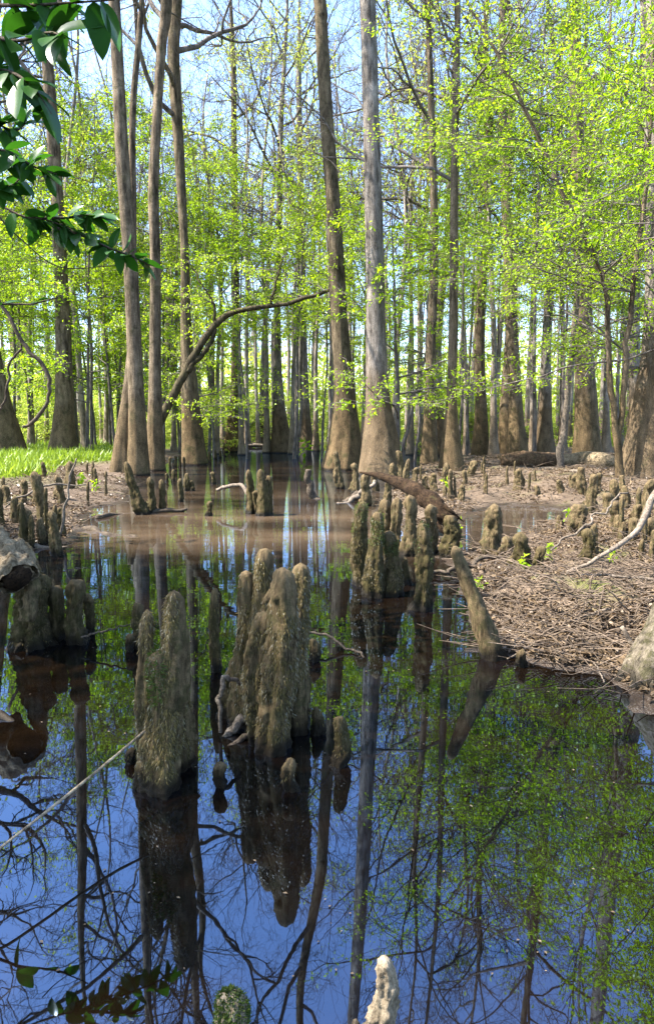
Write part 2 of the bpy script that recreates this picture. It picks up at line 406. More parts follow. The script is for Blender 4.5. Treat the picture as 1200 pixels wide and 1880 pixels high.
def leaves_on(rng, br, levels, per_m, size, spread=.10, tilt=.55):
    pos = []; dr = []
    for lv, pts, R in br:
        if lv not in levels: continue
        seg = np.linalg.norm(pts[1:] - pts[:-1], axis=1); n = max(1, int(seg.sum() * per_m * rng.uniform(.6, 1.3)))
        f = rng.uniform(0, 1, n) ** .8 * (len(pts) - 1 - 1e-6); i = f.astype(int)
        pos.append(pts[i] + (pts[i + 1] - pts[i]) * (f - i)[:, None]); dr.append(pts[i + 1] - pts[i])
    pos = np.concatenate(pos); dr = norm(np.concatenate(dr)); n = len(pos)
    d = norm(dr * .5 + rng.normal(0, .7, (n, 3)) + np.array((0, 0, -.25)))
    nr = np.array((0, 0, 1.0)) + rng.normal(0, tilt, (n, 3))
    return pos + rng.normal(0, spread, (n, 3)) * np.array((1, 1, .6)), d, nr, size * (.45 + .95 * rng.uniform(0, 1, n) ** 1.4)

BARE = dict(n=(9, 7, 5, 4), curl=(.20, .26, .30, .34), up=(.07, .05, .04, .02), kids=(6, 5, 5, 0), ratio=(.52, .5, .5, .5), ang=(.5, 1.15))
LAYER = dict(n=(7, 5, 4), curl=(.13, .17, .2), up=(.01, -.01, -.02), kids=(8, 7, 0), ratio=(.42, .45, .5), ang=(.55, 1.1), flat=(.06, .12, .15), kmin=.15)

# ------------------------------------------------------------------ trunks
def trunk_mesh(mb, C, R, seed, sides=24, lobes=0, flare_h=1.7, knob=.06):
    """C centre line (n,3), R radius per ring; buttress lobes fade out above flare_h."""
    n = len(C); a = np.arange(sides) * 2 * math.pi / sides; rng = np.random.default_rng(seed)
    z = C[:, 2] - C[0, 2]; ph = rng.uniform(0, 6.28, 3)
    fl = np.exp(-np.maximum(z, 0) / flare_h)
    A, Z = np.meshgrid(a, z)
    prof = 1 + fl[:, None] * lobes * 1.45 * (.6 * np.cos(A * 5 + ph[0] + Z * .15) + .4 * np.cos(A * 8 + ph[1]) + .3 * np.cos(3 * A + ph[2]))
    D = np.stack((np.cos(A), np.sin(A), np.zeros_like(A)), -1)
    pn = np.stack((np.cos(A) * 1.6, np.sin(A) * 1.6, Z * .45), -1)
    prof = prof * (1 + knob * fbm(pn, seed, 3) + knob * .6 * fbm(pn * np.array((4, 4, 2.0)), seed + 3, 2))
    V = C[:, None] + D * (R[:, None] * prof)[..., None]
    mb.add(V.reshape(-1, 3), quads(n, sides), np.arange(sides)[None] + (n - 1) * sides)

def tree(name, label, cat, pts, H, mk='cypress', seed=1, lobes=.10, limbs=(9, .5), z0=None, spec=BARE, limblen=.24, leaf=None, group=None, leafn=4, sides=24, Y=None):
    """pts: (u, v, width) from base to where it leaves the picture; H total height."""
    rng = np.random.default_rng(seed)
    base = G(pts[0][0], pts[0][1]) if Y is None else Q(pts[0][0], pts[0][1], Y)
    Yd = base[1]; rows = []
    gz0 = float(ground_z(base)[0]); base = np.array((base[0], base[1], max(gz0, -.05)))
    for u, v, w in pts:
        q = Q(u, v, Yd); rows.append((*q, w / 2 * Yd / (CP + (940 - v) / FPX * SP) / FPX))
    rows = np.array(rows); rows[:, 3] = rows[:, 3]
    d = rows[-1, :3] - rows[-2, :3]; d = unit(d / max(abs(d[2]), .1)); top = rows[-1, :3]; r = rows[-1, 3]
    k = 3; rem = H - top[2]
    if rem > 1:
        dep = rng.normal(0, .05)
        for j in range(1, k + 1):
            f = j / k; q = top + np.array((d[0] * .7 + rng.normal(0, .03), dep, 1.0)) * rem * f
            rows = np.vstack((rows, (*q, max(r * (1 - .8 * f), .05))))
    # a little depth wander so that the trunk is no flat cut-out
    dz = rows[:, 2]; rows[:, 1] += .012 * dz * math.sin(seed * 2.3) + .10 * np.sin(dz * .33 + seed) * np.clip(dz / 4, 0, 1)
    t = spline(rows, 70 if sides > 14 else 40)
    t[:, 3] = np.maximum(t[:, 3], .03)
    t[:, :3] -= base
    t = t[np.argsort(t[:, 2])]
    t = np.vstack(((t[0, 0], t[0, 1], -.6, t[0, 3] * 1.12), t))
    o = empty(name, base, label, cat, group)
    mb = MB(); trunk_mesh(mb, t[:, :3], t[:, 3], seed, sides, lobes)
    own(o, mb.build('trunk', M[mk], o))
    nl, f0 = limbs; pos = []; br_all = []
    for j in range(nl):
        f = f0 + (1 - f0) * ((j + rng.uniform(0, .8)) / nl); zt = f * t[-1, 2]
        i = int(np.searchsorted(t[:, 2], zt)); i = min(max(i, 1), len(t) - 2)
        p = t[i, :3]; az = rng.uniform(0, 6.28) if j else rng.uniform(2.2, 4)
        dd = unit(np.array((math.cos(az), math.sin(az), rng.uniform(.35, 1.1))))
        br = []; branch(rng, br, p, dd, H * limblen * (1.25 - .7 * (f - f0) / (1 - f0 + .01)) * rng.uniform(.7, 1.2), max(t[i, 3] * .5, .05), 0, spec)
        m2 = MB(); mesh_branches(m2, br, .0055); own(o, m2.build('limb', M['limb'], o)); br_all += br
    if leaf:
        mxl = len(spec['n']) - 1
        q = leaves_on(rng, br_all, (mxl,), leafn, .13, .2); m3 = MB(); leaf_quads(m3, *q)
        c = m3.build('crown', M[leaf], o, smooth=False); c['kind'] = 'stuff'; own(o, c)
    return o

TR = 'tall swamp trees'
T = tree
T('swamp_tree', 'broad leaning trunk cut off by the left edge, at the grass', 'tree', [(10, 838, 84), (-2, 760, 56), (-14, 680, 44), (-60, 450, 38), (-110, 200, 34)], 27, 'brown', 3, .08)
T('swamp_tree', 'thick trunk leaning left on the grass behind the broad left edge trunk', 'tree', [(72, 800, 62), (58, 740, 44), (44, 660, 40), (20, 525, 37), (-4, 400, 34), (-30, 250, 32)], 30, 'mossy', 4, .06)
T('swamp_tree', 'straight grey trunk flaring into the grass, first tall trunk from the left', 'tree', [(117, 838, 56), (118, 780, 40), (119, 700, 31), (112, 500, 25), (101, 250, 22), (88, 60, 20), (84, 0, 19)], 31, 'brown', 5, .09)
T('swamp_tree', 'dark flared trunk half hidden behind the smooth brown trunk on the left bank', 'tree', [(224, 866, 46), (230, 780, 30), (237, 690, 19), (240, 600, 14), (242, 400, 13), (243, 200, 12)], 25, 'brown', 6, .12)
T('swamp_tree', 'smooth straight brown trunk standing where grass meets water', 'tree', [(254, 872, 42), (252, 790, 33), (246, 640, 27), (240, 480, 26), (228, 300, 24), (217, 80, 21), (212, 0, 20)], 32, 'brown', 7, .06)
T('swamp_tree', 'slim brown trunk in the water just right of the smooth brown one', 'tree', [(286, 864, 38), (285, 790, 28), (285, 680, 22), (287, 500, 19), (284, 350, 19), (291, 200, 16), (298, 80, 18), (306, 0, 21)], 29, 'brown', 8, .07)
T('swamp_tree', 'knobby trunk with a wide flared foot at the channel edge', 'tree', [(357, 853, 48), (353, 790, 40), (346, 690, 27), (341, 560, 18), (338, 450, 15), (330, 320, 18), (322, 200, 20), (316, 90, 22), (322, 0, 20)], 27, 'mossy', 9, .09)
T('swamp_tree', 'grey trunk on a dark mossy cone shaped foot left of the channel', 'tree', [(427, 829, 40), (429, 780, 28), (432, 720, 16), (433, 600, 15), (433, 480, 13), (431, 300, 11), (430, 150, 10)], 34, 'mossy', 10, .1)
T('swamp_tree', 'pale grey trunk flaring in the middle of the channel', 'tree', [(520, 831, 46), (514, 770, 28), (509, 690, 18), (509, 560, 13), (512, 430, 11), (515, 250, 10)], 33, 'cypress', 11, .12)
T('swamp_tree', 'straight pale trunk right of the one flaring in mid channel', 'tree', [(561, 823, 36), (560, 770, 20), (556, 660, 17), (554, 500, 14), (552, 380, 12), (548, 150, 10)], 36, 'cypress', 12, .12)
T('swamp_tree', 'huge brown trunk with a fluted foot, left of the central pair', 'tree', [(628, 862, 80), (632, 800, 58), (631, 710, 39), (622, 580, 31), (613, 400, 26), (600, 230, 24), (590, 60, 22), (586, 0, 22)], 36, 'mossy', 13, .12, sides=32)
T('swamp_tree', 'tallest grey trunk with a bell shaped foot, right of the central pair', 'tree', [(699, 872, 86), (699, 815, 70), (694, 730, 46), (690, 600, 37), (686, 400, 32), (680, 200, 30), (675, 0, 28)], 38, 'cypress', 14, .06, limbs=(9, .64), sides=32)
T('swamp_tree', 'twin stem trunk, darker front stem, right of the bell shaped foot', 'tree', [(787, 852, 34), (788, 780, 24), (790, 640, 17), (795, 520, 16), (796, 380, 14), (792, 200, 12)], 27, 'brown', 15, .1, limbs=(8, .4))
T('swamp_tree', 'curving grey stem just behind the darker twin stem', 'tree', [(807, 836, 26), (804, 760, 20), (800, 650, 18), (808, 540, 16), (822, 430, 14), (826, 250, 12)], 27, 'cypress', 16, .1, limbs=(8, .4))
T('swamp_tree', 'brown trunk with a smooth conical foot at the right bank edge', 'tree', [(828, 864, 48), (827, 810, 34), (828, 730, 19), (832, 600, 17), (834, 470, 16), (836, 300, 14)], 26, 'brown', 17, .06, limbs=(9, .35))
T('swamp_tree', 'slightly crooked brown trunk behind the twig heap on the right bank', 'tree', [(880, 838, 34), (882, 740, 21), (880, 630, 19), (886, 500, 16), (893, 420, 14), (893, 220, 12)], 30, 'brown', 18, .1, limbs=(9, .4))
T('swamp_tree', 'darker trunk of two close together left of the fallen log', 'tree', [(926, 832, 28), (930, 720, 20), (934, 600, 14), (930, 420, 12)], 28, 'brown', 19, .1, limbs=(8, .4))
T('swamp_tree', 'thicker trunk of two close together left of the fallen log', 'tree', [(948, 838, 38), (946, 740, 25), (939, 600, 23), (935, 500, 22), (928, 330, 19), (924, 100, 16)], 31, 'brown', 20, .1)
T('swamp_tree', 'pale trunk with a bell foot right behind the fallen log', 'tree', [(998, 832, 44), (1000, 770, 25), (1000, 650, 18), (1005, 540, 16), (1010, 380, 13)], 30, 'cypress', 21, .1, limbs=(8, .4))
T('swamp_tree', 'stout straight trunk above the right end of the fallen log', 'tree', [(1076, 842, 58), (1075, 780, 44), (1071, 660, 33), (1068, 560, 30), (1064, 380, 25), (1058, 150, 22)], 33, 'brown', 22, .06, sides=28)
T('swamp_tree', 'massive ribbed trunk cut off by the right edge, sunlit', 'tree', [(1198, 872, 120), (1200, 810, 98), (1204, 710, 72), (1207, 620, 54), (1207, 450, 42), (1206, 100, 34)], 33, 'cypress', 23, .10, sides=32, limbs=(9, .45))
T('swamp_tree', 'grey trunk just left of the massive right edge trunk', 'tree', [(1170, 836, 40), (1166, 720, 24), (1163, 600, 19), (1168, 450, 18), (1172, 250, 16)], 31, 'cypress', 24, .1, limbs=(8, .45))
T('swamp_tree', 'reddish flared trunk behind the knobby channel edge trunk', 'tree', [(390, 815, 26), (388, 740, 15), (388, 650, 12), (386, 480, 10)], 31, 'brown', 25, .1)
T('swamp_tree', 'dark trunk between the grass and the slim brown trunk', 'tree', [(306, 808, 34), (308, 740, 20), (310, 640, 15), (312, 480, 12)], 26, 'brown', 26, .1)
T('swamp_tree', 'crooked grey trunk behind the fallen reddish bole, far side of the channel', 'tree', [(480, 815, 24), (481, 760, 13), (485, 640, 10), (492, 500, 9)], 33, 'cypress', 27, .1)

# ------------------------------------------------------------------ curved leaning tree, snag, vine, saplings
def stem(mb, pts, Y, wig=.0, n=40, sides=10, rough=.1, seed=0, dy=None):
    rows = []
    for k, (u, v, w) in enumerate(pts):
        yy = Y if dy is None else Y + dy * k / (len(pts) - 1)
        q = Q(u, v, yy); rows.append((*q, w / 2 * yy / FPX))
    t = spline(rows, n); t[:, 3] = np.maximum(t[:, 3], .006)
    if wig: t[:, :3] += wig * np.stack([fbm(np.column_stack((np.arange(n) * .35, np.full(n, 7.7 * q), np.zeros(n))), seed + q, 2) for q in range(3)], 1)
    return t
def stem_tree(name, label, cat, stems, base_uv, mk, seed, nbr=14, L=1.6, leaf='spring', per=16, size=.09, group=None, dys=None, spec=None, fmin=.3):
    rng = np.random.default_rng(seed); b = G(*base_uv); o = empty(name, b, label, cat, group); br = []
    for s_i, pts in enumerate(stems):
        t = stem(None, pts, b[1], .05, 46, seed=seed + s_i, dy=(dys[s_i] if dys else None)); t[:, :3] -= b
        if s_i == 0: t = np.vstack(((t[0, 0] - (t[1, 0] - t[0, 0]), t[0, 1], min(t[0, 2], 0) - .3, t[0, 3] * 1.1), t))
        mb = MB(); tube(mb, t[:, :3], t[:, 3], 10, True, .12, seed)
        own(o, mb.build('trunk' if s_i == 0 else 'stem', M[mk], o))
        for j in range(nbr):
            f = rng.uniform(fmin, 1); i = min(int(f * len(t)), len(t) - 2)
            az = rng.uniform(0, 6.28); d = unit(np.array((math.cos(az), math.sin(az), rng.uniform(-.1, .6))))
            branch(rng, br, t[i, :3], d, L * rng.uniform(.5, 1.3), max(t[i, 3] * .4, .008), 0, spec or LAYER)
    mb = MB(); mesh_branches(mb, br, .005); own(o, mb.build('branches', M['limb'], o))
    if leaf:
        q = leaves_on(rng, br, (1, 2), per, size); m3 = MB(); leaf_quads(m3, *q)
        c = m3.build('crown', M[leaf], o, smooth=False); c['kind'] = 'stuff'; own(o, c)
    return o
stem_tree('leaning_tree', 'dark curved tree arching right from the left bank over the channel', 'tree',
          [[(266, 826, 21.6), (292, 780, 17.3), (330, 705, 15.1), (362, 645, 13.7), (398, 592, 12.2), (438, 570, 9.4), (500, 562, 7.9), (560, 548, 6.5), (604, 533, 5.8), (645, 510, 3.6)],
           [(345, 682, 10.8), (380, 640, 8.6), (392, 610, 7.2), (392, 560, 4.3), (370, 520, 2.9), (345, 480, 2.2)], [(494, 563, 5.8), (502, 540, 5.0), (510, 505, 3.6), (522, 470, 2.2)]],
          (266, 856), 'stemdark', 41, 5, 1.7, 'spring', 12, .10, fmin=.5)
stem_tree('sapling', 'pale leaning sapling in front of the stout straight trunk', 'tree',
          [[(1026, 858, 14), (1034, 780, 12), (1048, 660, 11), (1056, 540, 10), (1068, 430, 8), (1085, 300, 6), (1110, 150, 5), (1120, 0, 4)]], (1026, 858), 'stick', 42, 30, 3.2, 'spring', 12, .09)
stem_tree('sapling', 'forked sapling beside the massive right edge trunk, one stem arching left', 'tree',
          [[(1136, 878, 17), (1132, 820, 13), (1124, 740, 11), (1118, 620, 10), (1108, 520, 9), (1080, 450, 8), (1010, 300, 7), (950, 170, 6), (890, 60, 5), (850, -20, 4)],
           [(1134, 830, 12), (1139, 760, 11), (1146, 660, 10), (1156, 560, 9), (1172, 420, 8), (1190, 250, 6), (1200, 60, 5)]], (1136, 878), 'brown', 43, 32, 3.4, 'spring', 12, .09)
stem_tree('sapling', 'thin dark sapling leaning right behind the bell shaped foot', 'tree',
          [[(738, 838, 7), (752, 760, 6), (770, 690, 5), (780, 640, 4), (786, 540, 3)]], (738, 850), 'limb', 44, 14, 1.8, 'spring2', 14, .09)
stem_tree('dead_stub', 'short pale dead stem standing on the right bank before the close pair of trunks', 'stump',
          [[(897, 862, 8), (898, 830, 7), (901, 800, 5), (903, 792, 3)]], (897, 864), 'stick', 45, 0, 1, None) if False else None

# ------------------------------------------------------------------ understory trees: prototypes then copies
def proto_under(seed, H, n_br, L, leafmat_, per, size, mk='limb', zlo=.25, spec=LAYER, r=.09, crook=.05):
    rng = np.random.default_rng(seed); o = empty('understory_tree')
    pts, _ = wander(rng, np.array((0, 0, -.3)), np.array((0, 0, 1.0)), H, 14, crook, .25)
    R = r * (1 - .85 * np.linspace(0, 1, 15)); mb = MB(); t = spline(np.column_stack((pts, R)), 34); tube(mb, t[:, :3], t[:, 3], 7, True, .08, seed)
    own(o, mb.build('trunk', M[mk], o)); br = []
    for j in range(n_br):
        f = zlo + (1 - zlo) * (j + rng.uniform(0, 1)) / n_br; i = min(int(f * 33), 32)
        az = rng.uniform(0, 6.28); d = unit(np.array((math.cos(az), math.sin(az), rng.uniform(.0, .7))))
        branch(rng, br, t[i, :3], d, L * (1.15 - .75 * f) * rng.uniform(.6, 1.25), max(t[i, 3] * .45, .008), 0, spec)
    mb = MB(); mesh_branches(mb, br, .006, (5, 4, 3, 3, 3)); own(o, mb.build('branches', M['limb'], o))
    q = leaves_on(rng, br, (1, 2), per, size); m3 = MB(); leaf_quads(m3, *q)
    c = m3.build('crown', M[leafmat_], o, smooth=False); c['kind'] = 'stuff'; own(o, c)
    return o, len(q[0])
protos = []
for a in [(101, 11, 22, 3.6, 'spring', 12, .14), (102, 13, 26, 3.9, 'spring2', 11, .145), (103, 9, 22, 3.5, 'spring', 10.5, .125), (104, 15, 30, 3.7, 'spring', 9, .15)]:
    protos.append(proto_under(*a)[0])
FARL = dict(LAYER, n=(5, 4), curl=(.15, .2), up=(.02, -.01), kids=(9, 0), ratio=(.45, .5), flat=(.05, .1))
HIGH = [proto_under(*a, zlo=.46)[0] for a in [(105, 16, 26, 3.7, 'spring', 13, .14), (106, 18, 28, 3.9, 'spring2', 13, .145), (107, 14, 24, 3.6, 'spring', 12, .125)]]
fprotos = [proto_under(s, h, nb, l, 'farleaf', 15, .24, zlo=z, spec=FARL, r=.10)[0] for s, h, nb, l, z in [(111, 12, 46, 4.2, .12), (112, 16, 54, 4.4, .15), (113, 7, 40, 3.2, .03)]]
used = set()
def put(pr, x, y, s, rz, label, cat, group, sz=None, name=None):
    if pr.name in used: o = copy_tree(pr)
    else: used.add(pr.name); o = pr
    o.location = (x, y, max(float(ground_z((x, y))[0]), -.1)); o.rotation_euler = (0, 0, rz); o.scale = (s, s, sz or s)
    tag(o, label, cat, group); return o
rng = np.random.default_rng(77)
def X_at(u, Y): return (u - 600) / FPX * Y * 1.0
# (pixel column, distance, prototype, scale)
US = [(330, 33, 0, 1.0), (395, 38, 1, 1.0), (455, 36, 0, 1.05), (545, 42, 2, 1.25), (590, 36, 0, .95), (640, 40, 1, .95), (180, 30, 1, 1.05), (60, 32, 3, .95), (-20, 26, 0, 1.1), (130, 40, 3, 1.0), (260, 42, 3, 1.0),
      (760, 34, 1, 1.1), (770, 27, 0, 1.15), (840, 31, 3, 1.15), (800, 40, 3, 1.2), (880, 26, 1, 1.25), (930, 30, 3, 1.2), (980, 25, 0, 1.3), (1030, 33, 3, 1.3), (1080, 28, 1, 1.4), (1130, 31, 3, 1.2), (1190, 26, 1, 1.4), (1240, 24, 3, 1.2), (1000, 40, 3, 1.3), (900, 43, 3, 1.25),
      (1290, 18, 1, 1.0), (1330, 14, 2, 1.05), (-120, 21, 1, 1.0), (690, 46, 1, 1.0), (420, 48, 3, .95), (350, 46, 1, 1.1), (215, 36, 0, 1.1), (20, 40, 3, 1.1), (730, 50, 3, 1.1), (1110, 44, 3, 1.3), (1180, 40, 1, 1.4), (300, 37, 1, 1.1), (160, 34, 0, 1.1), (90, 28, 0, 1.0), (30, 28, 1, .95), (230, 30, 0, 1.15), (370, 31, 2, 1.0), (520, 47, 0, 1.3), (-60, 34, 1, 1.2), (575, 58, 1, 1.2), (855, 36, 1, 1.35), (945, 36, 1, 1.4), (1055, 38, 1, 1.5), (815, 27, 2, 1.2), (1150, 22, 2, 1.2), (1225, 11.5, 0, .95), (400, 60, 1, 1.2), (310, 54, 3, 1.1), (30, 27, 4, 1.0), (105, 31, 5, 1.0), (170, 35, 4, 1.05), (-40, 31, 5, 1.1), (330, 41, 6, 1.0), (205, 44, 5, 1.15), (270, 48, 4, 1.2), (540, 36, 2, 1.15), (460, 46, 6, 1.15), (600, 30, 2, 1.1), (730, 24, 2, 1.0), (145, 43, 5, 1.15), (62, 42, 4, 1.15), (218, 41, 4, 1.1), (385, 43, 5, 1.1), (300, 40, 5, 1.05)]
DROP = [(930, 30), (1080, 28), (1190, 26), (880, 26), (815, 27), (1150, 22), (945, 36), (770, 27)]
US = [(u, Y + 12 if u < 335 and Y < 34 else Y, k, s_) for u, Y, k, s_ in US if Y <= 44 and not (u < 335 and Y in (28, 21, 31)) and not (735 < u < 1215 and (u, Y) in DROP)]
NAMED = [(0, 'the broad left edge trunk'), (50, 'the thick leaning left trunk'), (113, 'the first straight grey trunk'), (246, 'the smooth brown trunk'), (286, 'the slim brown trunk'), (343, 'the knobby channel edge trunk'), (431, 'the trunk with a mossy cone foot'),
         (510, 'the pale mid channel trunk'), (556, 'the straight pale channel trunk'), (624, 'the huge fluted trunk'), (692, 'the tallest grey trunk'), (790, 'the twin stem trunk'), (830, 'the conical footed trunk'), (881, 'the slightly crooked trunk'), (940, 'the close pair of trunks'),
         (1001, 'the pale bell footed trunk'), (1071, 'the stout straight trunk'), (1166, 'the grey trunk near the right edge'), (1204, 'the massive right edge trunk')]
def by_trunk(items):
    ph = []
    for u, Y, *_ in items:
        if u < -10: t_ = 'reaching in from beyond the left edge'
        elif u > 1212: t_ = 'reaching in from beyond the right edge'
        else:
            nu, nn_ = min(NAMED, key=lambda q: abs(q[0] - u)); t_ = ('behind ' if abs(u - nu) < 14 else 'left of ' if u < nu else 'right of ') + nn_
        ph.append(t_)
    res = []
    for i, t_ in enumerate(ph):
        same = sorted((items[j][1], j) for j in range(len(ph)) if ph[j] == t_); k_ = same.index((items[i][1], i))
        res.append(t_ + ('' if len(same) == 1 else ', ' + ['nearest', 'second', 'third', 'fourth', 'fifth', 'sixth', 'seventh', 'eighth', 'ninth', 'tenth', 'eleventh'][k_] + ' of them' if len(same) > 2 else ', ' + ['nearer one', 'farther one'][k_]))
    return res
for (u, Y, k, s), lb in zip(US, by_trunk(US)):
    pr_ = HIGH[k - 4] if k > 3 else HIGH[(k + int(Y)) % 3] if (u > 735 or 375 < u < 690) and Y < 46 else protos[k]
    if pr_ in HIGH and k < 4: s = s * (.78 if u > 735 else .92)
    put(pr_, X_at(u, Y), Y, s * rng.uniform(.93, 1.07), rng.uniform(0, 6.28), 'layered spring leafed tree ' + lb, 'tree', 'leafy understory trees')
for x_, y_, k_, s_ in [(-6.2, .2, 1, .95), (-8.5, 2.6, 3, .9), (-5.0, -2.6, 0, 1.0), (-9.5, -1.0, 2, 1.2), (-8.2, 6.2, 0, .95)]:  # unseen trees added left of and behind the camera to shade the near pool
    put(protos[k_], x_, y_, s_, rng.uniform(0, 6.28), 'leafy young tree added outside the view to shade the foreground water', 'tree', 'shade trees added outside the view')
for i in range(105):
    Y = rng.uniform(44, 88); x = rng.uniform(-.55, .55) * Y
    if abs(x + 4.5) < 5 and Y < 66: continue
    put(fprotos[2], x, Y, rng.uniform(.4, .85), rng.uniform(0, 6.28), 'low sunlit green bush in the woods beyond the water', 'bush', 'distant bushes', name='bush')
for i in range(26):
    Y = 50 + 62 * rng.uniform(0, 1) ** .8; x = rng.uniform(-.62, .62) * Y
    if abs(x + 4.5) < 4 and Y < 62: continue
    k = rng.integers(0, 3)
    put(fprotos[k], x, Y, rng.uniform(.75, 1.2), rng.uniform(0, 6.28), 'hazy light green tree deep in the woods beyond the water', 'tree', 'distant leafy trees', name='distant_tree')

# tall slender background trees
def proto_tall(seed, H, r, leafy):
    rng = np.random.default_rng(seed); r = r * .78; o = empty('background_tree')
    z = np.concatenate(([-.5], np.linspace(0, 1, 40) ** 1.3 * H)); rr = r * (1 + 1.0 * np.exp(-np.maximum(z, 0) / 1.0)) * (1 - .75 * np.clip(z / H, 0, 1))
    ph = rng.uniform(0, 6.28, 4); amp = .75 * np.clip(z / H - .15, 0, 1)
    C = np.column_stack((amp * np.sin(z * .35 + ph[0]) + .4 * np.sin(z * .11 + ph[1]) - .4 * math.sin(ph[1]), amp * np.sin(z * .3 + ph[2]), z))
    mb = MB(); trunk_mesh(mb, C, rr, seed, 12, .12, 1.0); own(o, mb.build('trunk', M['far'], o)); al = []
    for j in range(11):
        f = .36 + .62 * (j + rng.uniform(0, 1)) / 11; i = int(np.searchsorted(z, f * H)); i = min(i, len(z) - 1)
        az = rng.uniform(0, 6.28); br = []
        branch(rng, br, C[i], unit(np.array((math.cos(az), math.sin(az), rng.uniform(.4, 1.3)))), H * .25 * (1.2 - .6 * f) * rng.uniform(.7, 1.3), rr[i] * .5, 0, BARE)
        m2 = MB(); mesh_branches(m2, br, .008, (6, 4, 3, 3, 3)); own(o, m2.build('limb', M['limb'], o)); al += br
    if leafy:
        q = leaves_on(rng, al, (3,), leafy, .2, .25); m3 = MB(); leaf_quads(m3, *q); c = m3.build('crown', M['farleaf'], o, smooth=False); c['kind'] = 'stuff'; own(o, c)
    return o
talls = [proto_tall(121, 27, .26, 0), proto_tall(122, 30, .32, 0), proto_tall(123, 24, .20, .9), proto_tall(124, 28, .24, 0)]
BG = [(455, 60, 1), (475, 66, 0), (545, 62, 3), (575, 70, 1), (605, 58, 0), (650, 55, 3), (745, 56, 0), (765, 62, 1), (770, 48, 3), (860, 52, 0), (905, 48, 3), (965, 50, 1), (985, 44, 0), (1040, 48, 3), (1100, 52, 1), (1150, 46, 0), (1020, 60, 2),
      (200, 48, 0), (150, 55, 1), (90, 50, 3), (40, 56, 0), (270, 58, 3), (335, 60, 1), (410, 56, 0), (370, 52, 3), (500, 72, 0), (530, 80, 1), (620, 74, 2), (680, 66, 3), (710, 60, 0), (790, 70, 1), (840, 64, 2), (240, 70, 1), (445, 42, 2), (490, 46, 2), (535, 44, 2), (580, 50, 2), (398, 44, 2), (160, 38, 2), (140, 44, 0), (60, 42, 2), (320, 44, 2), (720, 38, 2), (752, 42, 2), (855, 40, 2), (905, 36, 2), (975, 38, 2), (1030, 40, 2), (1110, 38, 2), (1135, 44, 2), (665, 42, 2), (640, 48, 2), (15, 48, 2), (190, 64, 2), (230, 52, 2), (290, 64, 0), (470, 84, 1), (1060, 62, 0), (930, 62, 0)]
for (u, Y, k), lb in zip(BG, by_trunk(BG)):
    s = rng.uniform(.85, 1.15)
    put(talls[k], X_at(u, Y), Y, s, rng.uniform(0, 6.28), 'slender trunk far back, ' + lb, 'tree', 'slender background trees')
for i in range(60):
    Y = 66 + 60 * rng.uniform(0, 1); x = rng.uniform(-.6, .6) * Y
    put(talls[rng.integers(0, 4)], x, Y, rng.uniform(.7, 1.1), rng.uniform(0, 6.28), 'thin pale trunk in the farthest rows of the woods', 'tree', 'farthest thin trees')

# far wooded mass closing the view
rngw = np.random.default_rng(5); n = 115000
Yw = rngw.uniform(88, 135, n); xw = rngw.uniform(-.78, .78, n) * Yw
hz = 13 + 6 * fbm(np.column_stack((xw * .06, Yw * .05, np.zeros(n))), 4, 3); zw = rngw.uniform(0, 1, n) ** 1.5 * hz
keep = fbm(np.column_stack((xw, Yw, zw)) * .22, 12, 2) > -.25
pw = np.column_stack((xw, Yw, zw))[keep]; n = len(pw)
mb = MB(); leaf_quads(mb, pw, norm(rngw.normal(0, 1, (n, 3))), rngw.normal(0, .7, (n, 3)) + (0, 0, 1), rngw.uniform(.35, .9, n), .7)
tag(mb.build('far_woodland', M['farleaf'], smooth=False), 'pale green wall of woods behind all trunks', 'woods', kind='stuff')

# ------------------------------------------------------------------ cypress knees
def knee_mesh(mb, base, h, rb, rt, seed, lean=(0, 0), sides=26, rings=30, ridge=.28, knob=.26, blunt=.12):
    t = np.linspace(0, 1, rings); rng = np.random.default_rng(seed); a = np.arange(sides) * 2 * math.pi / sides
    r = rt + (rb - rt) * (1 - t) ** 1.9 + rt * .15 * np.sin(t * 9 + seed)
    k = np.clip((t - (1 - blunt)) / blunt, 0, 1); r = r * np.sqrt(np.clip(1 - k * k, .0, 1)) + .002
    A, Tt = np.meshgrid(a, t); ph = rng.uniform(0, 6.28, 3); rm = max(rb, rt)
    z = -.22 + Tt * (h + .22); zc = np.clip(z / max(h, .01), 0, 1)
    cx = base[0] + lean[0] * zc + .25 * rt * np.sin(zc * 5 + ph[0]); cy = base[1] + lean[1] * zc + .25 * rt * np.cos(zc * 4.3 + ph[1])
    rad = r[:, None] * (1 + ridge * (1 - .6 * Tt) * (.6 * np.cos(A * 4 + ph[0] + zc * 1.5) + .4 * np.cos(A * 7 + ph[2] - zc)))
    pn = np.stack((np.cos(A) * r[:, None] / rm, np.sin(A) * r[:, None] / rm, z / rm * .6), -1)
    rad = rad * (1 + knob * fbm(pn * 2.0 + seed, seed, 3) + knob * .6 * fbm(pn * np.array((8, 8, 10.0)) + seed, seed + 5, 3))
    V = np.stack((cx + np.cos(A) * rad, cy + np.sin(A) * rad, base[2] + z + rt * .25 * vnoise(pn * 3, seed + 2)), -1)
    mb.add(V.reshape(-1, 3), quads(rings, sides), np.arange(sides)[None] + (rings - 1) * sides)
    nr = np.stack((np.cos(A), np.sin(A), np.full_like(A, .15)), -1)
    return V, nr
